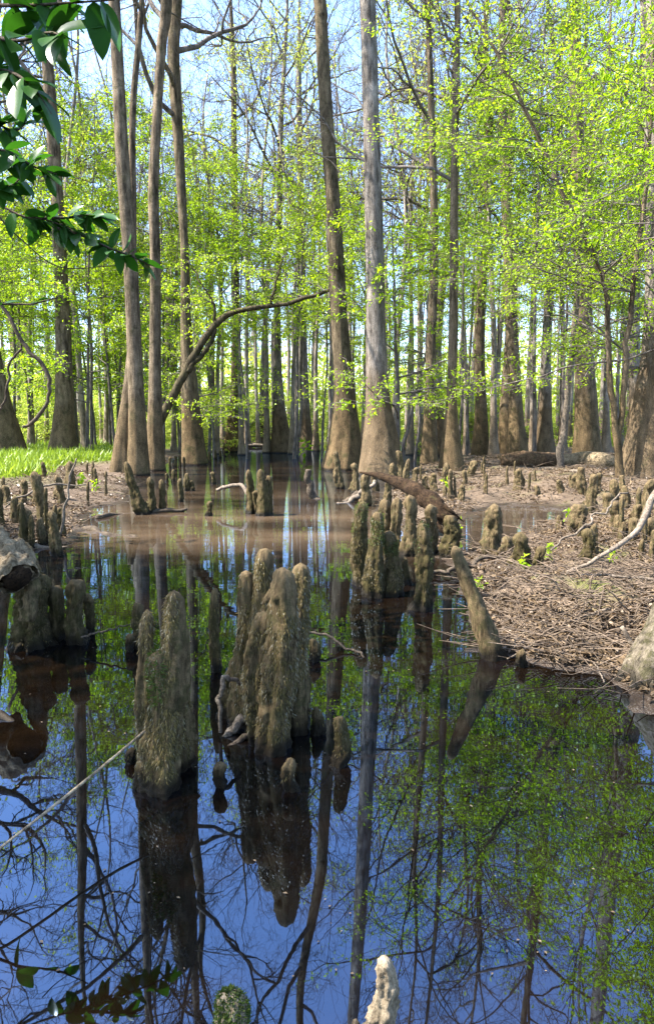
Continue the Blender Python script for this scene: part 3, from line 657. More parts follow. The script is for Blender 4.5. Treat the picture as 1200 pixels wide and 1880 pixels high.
def fibres(mb, V, nr, n, L, seed, zmin=.06, down=1.2, mask=None, w=.13):
    rng = np.random.default_rng(seed); R_, S_ = V.shape[:2]
    i = rng.integers(0, R_ - 1, n * 2); j = rng.integers(0, S_, n * 2); f = rng.uniform(0, 1, (n * 2, 1)); g = rng.uniform(0, 1, (n * 2, 1)); j2 = (j + 1) % S_
    p = (V[i, j] * (1 - f) + V[i + 1, j] * f) * (1 - g) + (V[i, j2] * (1 - f) + V[i + 1, j2] * f) * g
    ok = (p[:, 2] > zmin) & (fbm(p * 9, seed, 2) > (-.25 if mask is None else mask)); p = p[ok][:n]; nn = nr[i, j][ok][:n]; m = len(p)
    d = norm(nn * .42 + rng.normal(0, .38, (m, 3)) + np.array((0, 0, -down))); nm = nn + rng.normal(0, .5, (m, 3))
    leaf_quads(mb, p - nn * .004, d, nm, L * rng.uniform(.5, 1.5, m), w, .02)

def wpx(w, Y): return w * Y / FPX
def knee(label, u, vb, vt, w, mk='knee', seed=1, top=.42, moss_z=.45, ml=.02, group=None, lean_px=0, ground=True, name='cypress_knee', hair=0, moss=0, hi=1.0, wt=None, parent=None, ofs=None, cat='cypress knee', **kw):
    """one knee: base pixel (u, vb), tip row vt, foot width w."""
    b = G(u, vb) if ground else P(u, vb); Y = b[1]; rb = wpx(w, Y) / 2; b = b + np.array((0, rb * .7, 0)); Y = b[1]
    zb = max(float(ground_z(b)[0]), 0.0); tipq = Q(u + lean_px, vt, Y); h = max(tipq[2] - zb, .04); b[2] = zb
    rt = wpx(wt, Y) / 2 if wt else rb * top
    lean = (tipq[0] - b[0], 0); sd, rg = (int(26 * hi), int(34 * hi))
    mb = MB(); V, nr = knee_mesh(mb, (0, 0, 0), h, rb, rt, seed, lean, sd, rg, **kw)
    o = mb.build(name, M[mk], None, True, b); tag(o, label, cat, group)
    if hair:
        m2 = MB(); fibres(m2, V, nr, hair, .022 if Y > 6 else .018, seed, .05 - b[2] if zb <= 0 else .02); c = m2.build('moss', M['fibre'], o, smooth=False); c['kind'] = 'stuff'
    if moss:
        m2 = MB(); fibres(m2, V, nr, moss, ml, seed + 3, h * moss_z, .1, .12 if moss_z > .3 else -.9, .3); c = m2.build('green_moss', M['greenmoss'], o, smooth=False); c['kind'] = 'stuff'
    return o
def clump(label, ref, parts, mk='knee', seed=1, hair=0, moss=(), name='cypress_knee_clump', hi=1.6, depth=None):
    """several fused knees; parts: (u_base, v_base, u_tip, v_tip, foot width, tip width, y offset, hair)."""
    b0 = P(*ref); o = empty(name, (b0[0], b0[1], 0), label, 'cypress knee'); b0 = np.array((b0[0], b0[1], 0))
    for k, (ub, vb, ut, vt, w, wt, hr) in enumerate(parts):
        b = P(ub, vb); rb = wpx(w, b[1]) / 2; Y = b[1] + rb * .8; x = (ub - 600) / FPX * Y / (CP + (940 - vb) / FPX * SP) ; tip = Q(ut, vt, Y)
        xb = Q(ub, vb, Y)[0]; bb = np.array((xb, Y, 0)); h = tip[2]
        mb = MB(); V, nr = knee_mesh(mb, bb - b0, h, rb, wpx(wt, Y) / 2, seed * 7 + k, (tip[0] - xb, 0), int(26 * hi), int(44 * hi), ridge=.27, knob=.15, blunt=.10)
        kn = mb.build('knee', M[mk], o)
        if hr:
            m2 = MB(); fibres(m2, V, nr, int(hr * 1.9), .021, seed + k, .07); c = m2.build('moss', M['fibre'], kn, smooth=False); c['kind'] = 'stuff'
        if k in moss:
            m2 = MB(); fibres(m2, V, nr, 3000, .022, seed + k + 50, h * .62, .15, .02, .2); c = m2.build('green_moss', M['greenmoss'], kn, smooth=False); c['kind'] = 'stuff'
    return o
clump('tall shaggy knee with two peaks and a green moss tuft, left of the middle clump', (300, 1440),
      [(300, 1462, 322, 1080, 92, 40, 7000), (272, 1440, 268, 1118, 50, 26, 2500), (330, 1420, 318, 1180, 52, 40, 2000), (288, 1455, 298, 1190, 70, 48, 3500)], 'knee', 11, moss=(3,))
clump('largest shaggy clump of fused knees rising from mid water', (495, 1350),
      [(505, 1392, 520, 1040, 84, 50, 4800), (475, 1350, 492, 1006, 120, 42, 5600), (540, 1352, 549, 1034, 71, 36, 4000), (450, 1335, 450, 1046, 75, 25, 3200), (522, 1345, 508, 1075, 90, 56, 3600), (425, 1322, 446, 1190, 64, 42, 1200), (476, 1372, 478, 1120, 64, 47, 2400)], 'knee', 12)
clump('dark mossy clump of knees with wet feet below the sharp rotten log', (690, 1092),
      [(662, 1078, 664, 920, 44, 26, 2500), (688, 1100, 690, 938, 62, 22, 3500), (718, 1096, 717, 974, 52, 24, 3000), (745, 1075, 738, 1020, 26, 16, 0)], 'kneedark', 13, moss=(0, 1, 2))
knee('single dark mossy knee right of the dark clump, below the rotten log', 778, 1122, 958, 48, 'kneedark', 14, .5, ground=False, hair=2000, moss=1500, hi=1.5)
for a in [('blunt knee close behind the dark clump, under the log tip', 705, 1010, 915, 30), ('sunlit slim knee second behind the dark clump', 727, 1012, 912, 26), ('sunlit ridged knee beneath the middle of the rotten log', 752, 1022, 908, 34),
          ('sunlit knee close under the thick end of the rotten log', 790, 1020, 925, 36)]:
    knee(*a, mk='knee', seed=len(a[0]), top=.6, ground=False, hair=600)
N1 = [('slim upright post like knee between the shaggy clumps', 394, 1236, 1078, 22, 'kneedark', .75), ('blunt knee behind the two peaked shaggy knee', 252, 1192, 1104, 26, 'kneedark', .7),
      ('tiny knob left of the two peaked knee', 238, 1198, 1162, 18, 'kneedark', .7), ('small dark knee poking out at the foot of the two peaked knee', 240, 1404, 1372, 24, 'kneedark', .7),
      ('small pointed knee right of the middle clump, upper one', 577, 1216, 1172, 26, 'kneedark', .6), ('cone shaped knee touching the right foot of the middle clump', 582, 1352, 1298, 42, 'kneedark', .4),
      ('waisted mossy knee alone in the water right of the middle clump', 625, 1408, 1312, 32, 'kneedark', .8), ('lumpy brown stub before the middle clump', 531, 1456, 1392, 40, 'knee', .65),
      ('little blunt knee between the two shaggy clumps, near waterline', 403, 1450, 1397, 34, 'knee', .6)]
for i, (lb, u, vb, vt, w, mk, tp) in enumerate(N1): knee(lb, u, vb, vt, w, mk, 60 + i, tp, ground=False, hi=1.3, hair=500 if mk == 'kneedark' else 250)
ORD = ['first', 'second', 'third', 'fourth', 'fifth', 'sixth', 'seventh', 'eighth', 'ninth', 'tenth', 'eleventh', 'twelfth', 'thirteenth', 'fourteenth', 'fifteenth']
def ordl(items, i): return ORD[sorted((q[0], j) for j, q in enumerate(items)).index((items[i][0], i))] + ' from the left'
# left foreground
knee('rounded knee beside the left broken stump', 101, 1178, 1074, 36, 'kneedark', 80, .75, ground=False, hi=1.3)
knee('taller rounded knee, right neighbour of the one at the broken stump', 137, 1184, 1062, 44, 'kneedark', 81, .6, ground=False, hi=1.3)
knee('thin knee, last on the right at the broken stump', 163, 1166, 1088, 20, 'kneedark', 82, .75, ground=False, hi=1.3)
# leaning smooth post
def rod(name, label, cat, rows, mk, sides=14, n=30, rough=.12, seed=0, group=None, wig=0.0, freq=6.0):
    """rows: world (x, y, z, r)"""
    t = spline(np.array(rows, float), n); b = t[0, :3].copy()
    t[:, :3] -= b
    if wig: t[:, :3] += wig * np.clip(np.arange(n) / 4, 0, 1)[:, None] * np.stack([fbm(np.column_stack((np.arange(n) * .3, np.full(n, 5.1 * q), np.zeros(n))), seed + q, 2) for q in range(3)], 1)
    mb = MB(); tube(mb, t[:, :3], np.maximum(t[:, 3], .002), sides, True, rough, seed, freq)
    return tag(mb.build(name, M[mk], None, True, b), label, cat, group)
def at(u, v, Y, w): q = Q(u, v, Y); return (*q, w / 2 * Y / FPX)
b = P(905, 1212); Yp = b[1] + .05
rod('dead_snag', 'smooth leaning bare snag rising from the water at the right bank', 'snag', [at(915, 1240, Yp, 52), at(902, 1200, Yp, 46), at(880, 1130, Yp + .02, 36), at(856, 1065, Yp + .05, 27), at(842, 1030, Yp + .06, 23), at(836, 1012, Yp + .06, 19), at(834, 1003, Yp + .06, 8)], 'knee', 22, 60, .16, 3)
knee('short round topped post in the water before the right bank', 957, 1226, 1192, 18, 'kneedark', 83, .85, ground=False)
# foreground bottom
knee('pale bare wood knob in the nearest water at the bottom edge', 700, 1960, 1752, 92, 'kneepale', 84, .5, ground=False, hi=2.2, wt=42, blunt=.08, lean_px=5)
knee('tiny pale tip beside the pale wood knob at the bottom edge', 655, 1925, 1872, 36, 'kneepale', 85, .5, ground=False)
knee('moss capped lump at the bottom edge left of the pale knob', 415, 1975, 1822, 118, 'kneepale', 86, .62, ground=False, hi=1.8, moss=9000, moss_z=.25, ml=.011, blunt=.3)
# mid left stumps and knees
knee('dark leaning broken snag at the tip of the left mud bank', 258, 946, 846, 40, 'kneedark', 90, .3, lean_px=-28, ground=False, name='dead_snag', cat='snag', hi=1.3)
ML = [(276, 942, 876, 22), (297, 941, 880, 18), (331, 922, 878, 15), (343, 902, 868, 18), (352, 902, 882, 14), (384, 948, 920, 18), (391, 890, 866, 12), (318, 884, 862, 10), (306, 884, 868, 9)]
for i, (u, vb, vt, w) in enumerate(ML): knee('small pointed knee in the channel right of the leaning snag, ' + ordl(ML, i), u, vb, vt, w, 'kneedark', 100 + i, .5, 'channel knees by the leaning snag', ground=False)
clump('ragged cluster of stump shards in the channel with a bent branch', (472, 942), [(461, 944, 457, 862, 24, 10, 0), (484, 948, 480, 862, 34, 14, 0), (494, 946, 492, 872, 22, 12, 0), (472, 944, 470, 900, 24, 14, 0)], 'kneedark', 19, name='stump_cluster', hi=1)
LB = [(80, 972, 864, 27), (48, 1002, 934, 30), (124, 900, 846, 24), (104, 1022, 936, 26), (68, 930, 872, 20), (40, 920, 880, 18), (112, 930, 872, 20), (74, 1000, 950, 22), (104, 918, 880, 18), (28, 962, 912, 22), (92, 1000, 950, 20), (14, 930, 890, 18), (72, 905, 882, 14)]
for i, (u, vb, vt, w) in enumerate(LB): knee('weathered brown knee on the left mud bank, ' + ordl(LB, i), u, vb, vt, w, 'knee', 120 + i, .55, lean_px=((i * 37) % 11 - 5) * (vb - vt) * .03,group= 'knees on the left mud bank', hair=350)
RB = [('tall bumpy sunlit knee by the right bank puddle', 906, 1022, 925, 52, 'knee', .5), ('low lump at the foot of the tall bumpy knee', 928, 1024, 985, 28, 'knee', .7), ('dark mossy hump beside the puddle, left of a pair', 957, 1048, 978, 44, 'kneedark', .6),
      ('dark pointed hump beside the puddle, right of a pair', 992, 1052, 1002, 40, 'kneedark', .4), ('dark blunt knee alone on the right leaf litter', 1078, 1034, 970, 32, 'kneedark', .6), ('sunlit blunt knee at the right end of the puddle', 1060, 978, 924, 38, 'knee', .7),
      ('small post like knee at the puddle edge', 1026, 977, 946, 13, 'knee', .8), ('short knee standing alone on the mud before the fallen log', 953, 902, 860, 26, 'knee', .55)]
for i, (lb, u, vb, vt, w, mk, tp) in enumerate(RB): knee(lb, u, vb, vt, w, mk, 140 + i, tp, hi=1.2, hair=500)
RC = [(1073, 912, 856, 24), (1090, 946, 868, 26), (1112, 960, 904, 28), (1132, 972, 918, 26), (1128, 930, 880, 20), (1052, 900, 868, 18), (1150, 940, 890, 22), (1172, 985, 925, 34), (1185, 940, 880, 26), (1100, 905, 868, 18), (1160, 1000, 950, 30), (1030, 905, 880, 16), (1195, 1005, 950, 30), (1140, 905, 872, 16)]
for i, (u, vb, vt, w) in enumerate(RC): knee('lumpy sunlit knee before the massive right trunk, ' + ordl(RC, i), u, vb, vt, w, 'knee', 160 + i, .6, lean_px=((i * 37) % 11 - 5) * (vb - vt) * .035,group= 'knees before the massive right trunk', hair=350)
CT = [(625, 898, 828, 20), (652, 905, 850, 20), (668, 930, 864, 24), (738, 880, 826, 18), (722, 898, 850, 20), (742, 905, 842, 16), (798, 905, 868, 18), (780, 900, 872, 16), (760, 890, 858, 14), (820, 890, 850, 18), (866, 880, 845, 22), (690, 905, 868, 16), (712, 930, 880, 20)]
rk = np.random.default_rng(21)
def kn_more(n, u0, u1, v0, v1, label, group, mk, hair):
    it = []
    for q in range(n):
        v = rk.uniform(v0, v1); f = (v - 805) / 100; it.append((rk.uniform(u0, u1), v, v - (18 + 32 * rk.uniform(0, 1) ** 1.5) * f, (5 + 8 * rk.uniform(0, 1)) * f))
    for i, (u, vb, vt, w) in enumerate(it): knee(label + ordl(it, i), u, vb, vt, max(w, 6), mk, 400 + i + int(u0), rk.uniform(.4, .75), group, rk.normal(0, .1) * (vb - vt), hair=hair)
kn_more(13, 850, 1050, 858, 915, 'low brown knee scattered over the mud behind the puddle, ', 'knees on the mud behind the puddle', 'knee', 200)
kn_more(13, -20, 215, 868, 935, 'small brown knee at the back of the left mud bank, ', 'knees at the back of the left mud bank', 'knee', 200)
kn_more(10, 0, 120, 965, 1012, 'stubby knee at the front of the left mud bank, ', 'knees at the front of the left mud bank', 'kneedark', 300)
kn_more(12, 1060, 1210, 960, 1045, 'mossy knee in the litter near the right edge, ', 'knees in the litter near the right edge', 'knee', 400)
kn_more(12, 735, 850, 868, 935, 'brown knee on the mud beside the rotten log, ', 'knees beside the rotten log', 'knee', 250)
for i, (u, vb, vt, w) in enumerate(CT): knee('brown knee by the feet of the central pair, ' + ordl(CT, i), u, vb, vt, w, 'knee', 180 + i, .55, lean_px=((i * 37) % 11 - 5) * (vb - vt) * .03,group= 'knees around the central pair', ground=(u > 700), hair=250)
FK = [(322, 858, 836, 7), (330, 858, 834, 7), (312, 860, 838, 7), (376, 848, 826, 8), (384, 848, 828, 7), (395, 842, 826, 7), (404, 840, 826, 7), (412, 838, 826, 6), (338, 858, 838, 6)]
for i, (u, vb, vt, w) in enumerate(FK): knee('thin dark stub knee along the far left waterline, ' + ordl(FK, i), u, vb, vt, w, 'kneedark', 200 + i, .6, 'stub knees on the far left waterline', ground=False, hi=.6)

# ------------------------------------------------------------------ logs, stumps, sticks
b = P(800, 985); Yl = 9.3
lg = rod('rotten_log', 'dark rotten log with a sharp broken tip, pointing up left over the knees', 'log',
    [at(660, 867, Yl + 1.0, 3), at(692, 873, Yl + .85, 11), at(732, 886, Yl + .55, 22), at(772, 908, Yl + .2, 31), at(806, 936, Yl, 35), at(830, 962, Yl - .1, 32)], 'rotten', 28, 90, .22, 5, freq=4)
rj = np.random.default_rng(8)
for k in range(9):
    p_ = np.array(at(rj.uniform(800, 828), rj.uniform(935, 972), Yl - .1 + rj.uniform(-.1, .1), 4)[:3]) - np.array(lg.location); d_ = np.array((.16, -.05, -.12)) * rj.uniform(.5, 1.3) + rj.normal(0, .03, 3)
    mb = MB(); tube(mb, np.array((p_ - d_ * .6, p_, p_ + d_)), np.array((.035, .03, .004)), 6, True, .2, k); mb.build('splinter', M['rotten'], lg)
knee('splintered brown stump under the thick end of the rotten log', 826, 1026, 945, 36, 'kneedark', 77, .7, ground=False, hi=1.5, name='broken_stump', cat='stump', hair=500)
g1, g2 = G(920, 858), G(1030, 856)
rod('fallen_log', 'rotten reddish end of the big fallen log on the right bank', 'log', [(g1[0], g1[1], g1[2] + .22, .20), (g1[0] + .5, g1[1], g1[2] + .26, .30), ((g1[0] + g2[0]) / 2, g1[1], g1[2] + .26, .30), (g2[0], g2[1], g2[2] + .2, .24)], 'log', 20, 40, .22, 6)
g3 = G(1122, 858)
rod('fallen_log', 'smooth pale fallen log lying against the stout straight trunk', 'log', [(g2[0] - .2, g2[1] - .25, g2[2] + .17, .22), ((g2[0] + g3[0]) / 2, g2[1] - .3, g2[2] + .22, .30), (g3[0] - .3, g3[1] - .2, g3[2] + .2, .28), (g3[0], g3[1] - .2, g3[2] + .16, .15)], 'logpale', 20, 60, .10, 7, freq=3)
# left broken stump: standing body, hollow log end lying on it
bs = P(50, 1196); o = empty('broken_stump', (bs[0], bs[1] + .1, 0), 'big broken stump with a hollow log end at the left edge', 'stump'); bb = np.array((bs[0], bs[1] + .1, 0))
for k_, (dx, dy, h_, rb_, rt_, ln) in enumerate([(.0, 0, .60, .11, .060, (-.02, .03)), (.05, .06, .50, .09, .05, (-.02, .03)), (-.07, -.03, .48, .10, .055, (.03, .05)), (-.02, .12, .55, .11, .07, (0, 0))]):
    mb = MB(); V, nr = knee_mesh(mb, np.array((dx, dy, 0)), h_, rb_, rt_, 300 + k_, ln, 44, 60, .28, .30, .2); kn = mb.build('stump_column', M['kneedark'], o)
    m2 = MB(); fibres(m2, V, nr, 1500, .02, 310 + k_, .04); c = m2.build('moss', M['fibre'], kn, smooth=False); c['kind'] = 'stuff'
rows = np.array([at(-120, 1000, 4.75, 96), at(-50, 1008, 4.6, 100), at(0, 1026, 4.45, 92), at(24, 1046, 4.35, 80), at(38, 1062, 4.3, 66)]); rows[:, :3] -= bb
t = spline(rows, 60); mb = MB(); tube(mb, t[:, :3], t[:, 3], 40, False, .34, 11, 12); tube(mb, t[::-1, :3][:14], t[::-1, 3][:14] * .72, 24, True, .3, 12, 9); mb.build('log_end', M['logpale'], o)
m2 = MB(); tt = t[-8:, :3] - np.array((.0, .012, 0)); tube(m2, tt, t[-8:, 3] * np.linspace(.7, .78, 8), 24, True, .3, 14, 9); m2.build('hollow_core', M['rotten'], o)
rows = np.array([at(44, 1000, 4.6, 18), at(58, 1030, 4.5, 22), at(60, 1080, 4.45, 26), at(50, 1140, 4.4, 30)]); rows[:, :3] -= bb
t = spline(rows, 30); mb = MB(); tube(mb, t[:, :3], t[:, 3], 14, True, .3, 12); mb.build('root', M['knee'], o)
# right buttress root
b = P(1180, 1275)
rb0 = np.array(at(1205, 1200, b[1] + .2, 10)[:3]); o = empty('buttress_root', (rb0[0], rb0[1], 0), 'thick mossy buttress root at the right edge by the water', 'root'); rb0[2] = 0
for k, pts_ in enumerate([[(1124, 1272, .22, 16), (1150, 1240, .2, 40), (1195, 1190, .2, 66), (1255, 1120, .25, 90), (1340, 1000, .4, 110)], [(1150, 1285, .1, 18), (1178, 1255, .08, 44), (1215, 1205, .1, 66), (1270, 1130, .2, 84), (1345, 1010, .35, 100)],
                          [(1140, 1242, .4, 14), (1165, 1208, .36, 34), (1205, 1158, .34, 52), (1260, 1090, .35, 76), (1340, 980, .4, 96)], [(1185, 1310, -.02, 18), (1210, 1270, -.02, 44), (1245, 1205, .05, 66), (1290, 1120, .15, 80)]]):
    rows = np.array([at(u, v, b[1] + dy, w) for u, v, dy, w in pts_]); rows[:, :3] -= rb0; t = spline(rows, 50)
    mb = MB(); tube(mb, t[:, :3], t[:, 3], 22, True, .24, 40 + k, 5); mb.build('root', M['rootbark'], o)
def stick(label, pts, mk='stick', name='stick', cat='stick', seed=0, group=None, wig=.03, n=26, sides=6):
    """pts: (u, v, distance or None for on the ground, width px, lift)"""
    rows = []
    for u, v, Y, w in pts:
        q = G(u, v) + np.array((0, 0, .02)) if Y is None else Q(u, v, Y)
        rows.append((*q, w / 2 * q[1] / FPX))
    return rod(name, label, cat, rows, mk, sides, n, .15, seed, group, wig)
stick('pale reed stem slanting from the left edge to the two peaked knee', [(-40, 1592, 1.98, 6), (10, 1550, 2.06, 6), (130, 1455, 2.32, 6), (200, 1398, 2.5, 6), (266, 1342, 2.68, 5)], 'kneepale', 'reed_stem', 'stem', 1, wig=.0)
stick('bent grey branch drooping over the stump shards', [(398, 900, 13.6, 6), (420, 893, 13.5, 7), (445, 894, 13.3, 7), (462, 912, 13.0, 7), (475, 940, 12.4, 5)], 'stick', 'bent_branch', 'branch', 2)
stick('dark floating branch before the left mud bank, nearer one', [(120, 1000, 9.9, 14), (160, 976, 10.3, 18), (205, 983, 9.8, 12), (258, 988, 9.6, 6)], 'stickdark', 'floating_branch', 'branch', 3)
stick('dark floating branch at the foot of the leaning snag, farther one', [(178, 952, None, 10), (230, 946, 12.3, 9), (290, 941, 12.4, 9), (346, 936, 12.5, 5)], 'stickdark', 'floating_branch', 'branch', 4)
stick('upright thin reddish stick leaning over the left mud bank', [(108, 1012, 9.2, 5), (118, 950, 9.2, 5), (128, 890, 9.3, 4), (138, 842, 9.3, 3)], 'stick', seed=5)
stick('long pale twig lying across the left bank knees', [(10, 932, 10.0, 3), (60, 900, 10.2, 4), (100, 892, 10.4, 4), (160, 888, 10.6, 2)], 'stick', seed=6)
stick('pale branch half sunk at the left mud bank edge', [(30, 1005, 8.6, 10), (70, 1005, 8.6, 11), (110, 1008, 8.7, 8), (135, 1012, 8.8, 5)], 'stick', 'sunken_branch', 'branch', 7)
stick('pale root end poking in at the left edge of the pool', [(-40, 1290, 3.5, 22), (0, 1312, 3.45, 18), (22, 1326, 3.4, 14), (42, 1337, 3.38, 4)], 'kneepale', 'root_end', 'root', 8, wig=0)
stick('thick bare branch curving down from the right edge over the litter', [(1230, 880, 6.2, 14), (1195, 910, 6.1, 13), (1180, 950, 6.0, 12), (1155, 985, 5.9, 11), (1100, 1020, 5.8, 9), (1062, 1040, 5.8, 8), (1000, 1070, 5.9, 6), (950, 1088, 6.0, 5), (910, 1092, 6.1, 4)], 'stick', 'bare_branch', 'branch', 9)
SK = [('long thin twig sweeping across the middle of the right litter', [(870, 1120, 5.6, 4), (950, 1085, 5.7, 4), (1040, 1060, 5.8, 4), (1120, 1058, 5.8, 5), (1210, 1065, 5.7, 6)]),
      ('lower thin twig crossing the mossy mound', [(910, 1165, None, 4), (1000, 1155, None, 4), (1060, 1140, None, 5), (1110, 1125, None, 5), (1140, 1128, None, 3)]),
      ('short forked twig on the litter behind the leaning snag', [(860, 1110, None, 4), (930, 1050, None, 3), (970, 1030, None, 3)]),
      ('pale curved root hanging at the right buttress', [(1140, 1150, 4.3, 8), (1172, 1200, 4.25, 10), (1180, 1250, 4.2, 9), (1172, 1290, 4.1, 9)]),
      ('pale twig dipping into water before the buttress', [(1050, 1190, None, 3), (1085, 1220, None, 3), (1110, 1260, None, 3)]),
      ('thin arched twig at the waterline right of the snag', [(930, 1215, None, 3), (985, 1190, None, 4), (1040, 1192, None, 4), (1100, 1180, None, 3)]),
      ('pale pole lying before the fallen log', [(962, 868, None, 6), (1000, 862, None, 6), (1050, 866, None, 6), (1075, 872, None, 4)]),
      ('pale pole lying before the massive right trunk', [(1120, 872, None, 8), (1160, 872, None, 9), (1210, 873, None, 9)]),
      ('dark branch from the water to the right bank near the post knee', [(788, 1050, 6.9, 5), (830, 1042, 6.95, 9), (870, 1030, 7.1, 8), (930, 1026, 7.2, 5)]),
      ('bleached stick leaning on the crowd of right knees', [(1010, 1010, 7.2, 4), (1080, 960, 7.4, 4), (1150, 905, 7.8, 3)]),
      ('curved root arching out of the dark clump of stumps in the channel', [(566, 862, 15, 12), (568, 890, 15, 14), (578, 914, 15, 15), (600, 926, 14.8, 14), (632, 922, 14.6, 14), (660, 905, 14.6, 18)]),
      ('thin root running from the channel arch to the central knees', [(610, 935, 14.0, 8), (640, 920, 14.2, 10), (668, 900, 14.3, 9), (690, 885, 14.4, 7)]),
      ('dark twig arching out of the water between the clumps', [(560, 1160, 4.6, 5), (600, 1166, 4.6, 5), (640, 1192, 4.5, 5), (668, 1206, 4.4, 4)]),
      ('bent root loop beside the left foot of the middle clump', [(404, 1345, 3.2, 7), (402, 1290, 3.22, 9), (414, 1248, 3.25, 10), (440, 1256, 3.3, 7)]),
      ('horizontal mossy root joining the two shaggy clumps, upper one', [(345, 1392, 3.12, 12), (390, 1368, 3.2, 14), (430, 1340, 3.25, 18), (455, 1310, 3.3, 22)]),
      ('horizontal dark root joining the two shaggy clumps, lower one', [(340, 1400, 3.0, 8), (380, 1392, 3.05, 10), (430, 1362, 3.15, 12), (470, 1340, 3.2, 12)]),
      ('thin dark twig over the left pool near the thin knee', [(150, 1170, 4.6, 4), (185, 1160, 4.6, 4), (215, 1152, 4.6, 3), (242, 1146, 4.6, 2)])]
for i, (lb, pts) in enumerate(SK): stick(lb, pts, 'stick' if 'dark' not in lb else 'stickdark', seed=20 + i, n=34, sides=7, wig=.04 if min(q[1] for q in pts) < 1040 else .012)
# hanging vine, left
stick('twisted dark vine looping beside the left edge trunks', [(-30, 500, 15, 5.2), (0, 555, 15, 5.9), (38, 622, 15, 7.2), (70, 660, 15, 7.2), (90, 700, 15, 7.2), (90, 735, 15, 5.9), (65, 770, 15, 7.2), (40, 785, 15, 4.5)], 'stickdark', 'vine', 'vine', 60, wig=.04, n=44, sides=8)
stick('thin dark vine stem curling around the left edge trunk', [(40, 640, 15.1, 4.5), (20, 665, 15.1, 4.5), (15, 700, 15.1, 4.5), (8, 740, 15.1, 3.9), (0, 752, 15.1, 3.2)], 'stickdark', 'vine', 'vine', 61, n=30, sides=8)
# far driftwood
for i, (lb, u, v, w) in enumerate([('short dark driftwood pile behind the central left foot', 580, 822, 40), ('pale driftwood lying across the far channel mouth', 470, 822, 60), ('dark driftwood on the far shore left of mid channel', 440, 818, 40), ('driftwood heap on the far shore, right of the bell shaped foot', 765, 828, 50)]):
    a, c = P(u - w / 2, v), P(u + w / 2, v); rod('driftwood', lb, 'driftwood', [(*a[:2], .1, .05), ((a[0] + c[0]) / 2, a[1], .28, .16), (*c[:2], .12, .1)], 'log' if i != 1 else 'stick', 9, 16, .3, i, wig=.1)

# ------------------------------------------------------------------ litter, twigs, grass, floating bits
rl = np.random.default_rng(9)
def scatter(n, ymin, ymax, xr, power=2.0):
    Y = ymin * (ymax / ymin) ** rl.uniform(0, 1, n); return np.column_stack((rl.uniform(-1, 1, n) * xr * Y, Y))
xy = scatter(190000, 3.6, 34, .56); z = ground_z(xy); k = (z > .02) & (turf_at(xy) < rl.uniform(.0, 1, len(xy))); xy, z = xy[k], z[k]
md = np.min([np.hypot(xy[:, 0] - m_[0], xy[:, 1] - m_[1]) / m_[2] for m_ in MOUNDS[:2]], axis=0)
k = rl.uniform(0, 1, len(xy)) < np.clip(md - .3, .08, 1) * np.clip(.5 + 1.0 * fbm(np.column_stack((xy * 1.2, np.zeros(len(xy)))), 40, 2), .08, 1); xy, z = xy[k][:52000], z[k][:52000]
n = len(xy); Ld = np.clip(.034 + .0016 * xy[:, 1], 0, .085) * (.5 + 1.4 * rl.uniform(0, 1, n) ** 2)
mb = MB(); dd = rl.normal(0, 1, (n, 3)) * np.array((1, 1, .35))
leaf_quads(mb, np.column_stack((xy, z + rl.uniform(.003, .03, n))), dd, np.array((0, 0, 1.0)) + rl.normal(0, .45, (n, 3)), Ld, .55, .22)
tag(mb.build('leaf_litter', M['litter'], smooth=False), 'dry brown fallen leaves covering the muddy banks', 'leaf litter', kind='stuff')
xy = scatter(14000, 3.8, 30, .54); z = ground_z(xy); k = (z > .015) & (turf_at(xy) < .3); xy, z = xy[k][:4200], z[k][:4200]
mb = MB()
for (x, y), zz in zip(xy, z):
    L_ = rl.uniform(.12, .6) * (1 + y * .015); a = rl.uniform(0, 6.28); d = np.array((math.cos(a), math.sin(a) * .8, rl.uniform(-.05, .3))); p = np.array((x, y, zz + .012))
    mid = p + d * L_ * .5 + rl.normal(0, .06, 3) * L_; r_ = rl.uniform(.0022, .006) * (1 + y * .03)
    tube(mb, np.array((p, mid, p + d * L_)), np.array((r_, r_ * .8, r_ * .4)), 3, False)
for q in range(420):
    u_, v_ = rl.uniform(870, 1230), rl.uniform(985, 1205)
    if rl.uniform() < .25: u_, v_ = rl.uniform(-10, 220), rl.uniform(880, 1005)
    p = G(u_, v_)
    if ground_z(p)[0] < .01: continue
    L_ = rl.uniform(.25, .9); a = rl.uniform(-.9, .9) + (math.pi if rl.uniform() < .5 else 0); d = np.array((math.cos(a), math.sin(a), 0)); hz_ = rl.uniform(.02, .13)
    if ground_z(p + d * L_)[0] < .0: continue
    pts = np.array([p + d * L_ * t_ + rl.normal(0, .035, 3) * L_ + np.array((0, 0, .01 + hz_ * math.sin(math.pi * t_))) for t_ in np.linspace(0, 1, 6)])
    tube(mb, spline(pts, 11), np.linspace(1, .35, 11) * rl.uniform(.003, .008), 4, False)
tag(mb.build('twig_litter', M['twigs']), 'thin dead twigs strewn over the muddy banks', 'twigs', kind='stuff')
xy = np.vstack((scatter(120000, 16, 70, .55), scatter(60000, 16, 40, .55) * np.array((1, 1)))); tf = turf_at(xy); z = ground_z(xy); k = (z > .06) & (tf * np.clip(.75 + .7 * fbm(np.column_stack((xy * .7, np.zeros(len(xy)))), 3, 2), 0, 1) > rl.uniform(.15, .9, len(xy))); xy, z = xy[k][:80000], z[k][:80000]
n = len(xy); d = np.array((0, 0, 1.0)) + rl.normal(0, .35, (n, 3)); Lg = rl.uniform(.18, .5, n) * (1 + xy[:, 1] * .006)
mb = MB(); leaf_quads(mb, np.column_stack((xy, z - .02)), d, rl.normal(0, 1, (n, 3)), Lg, .10, .1)
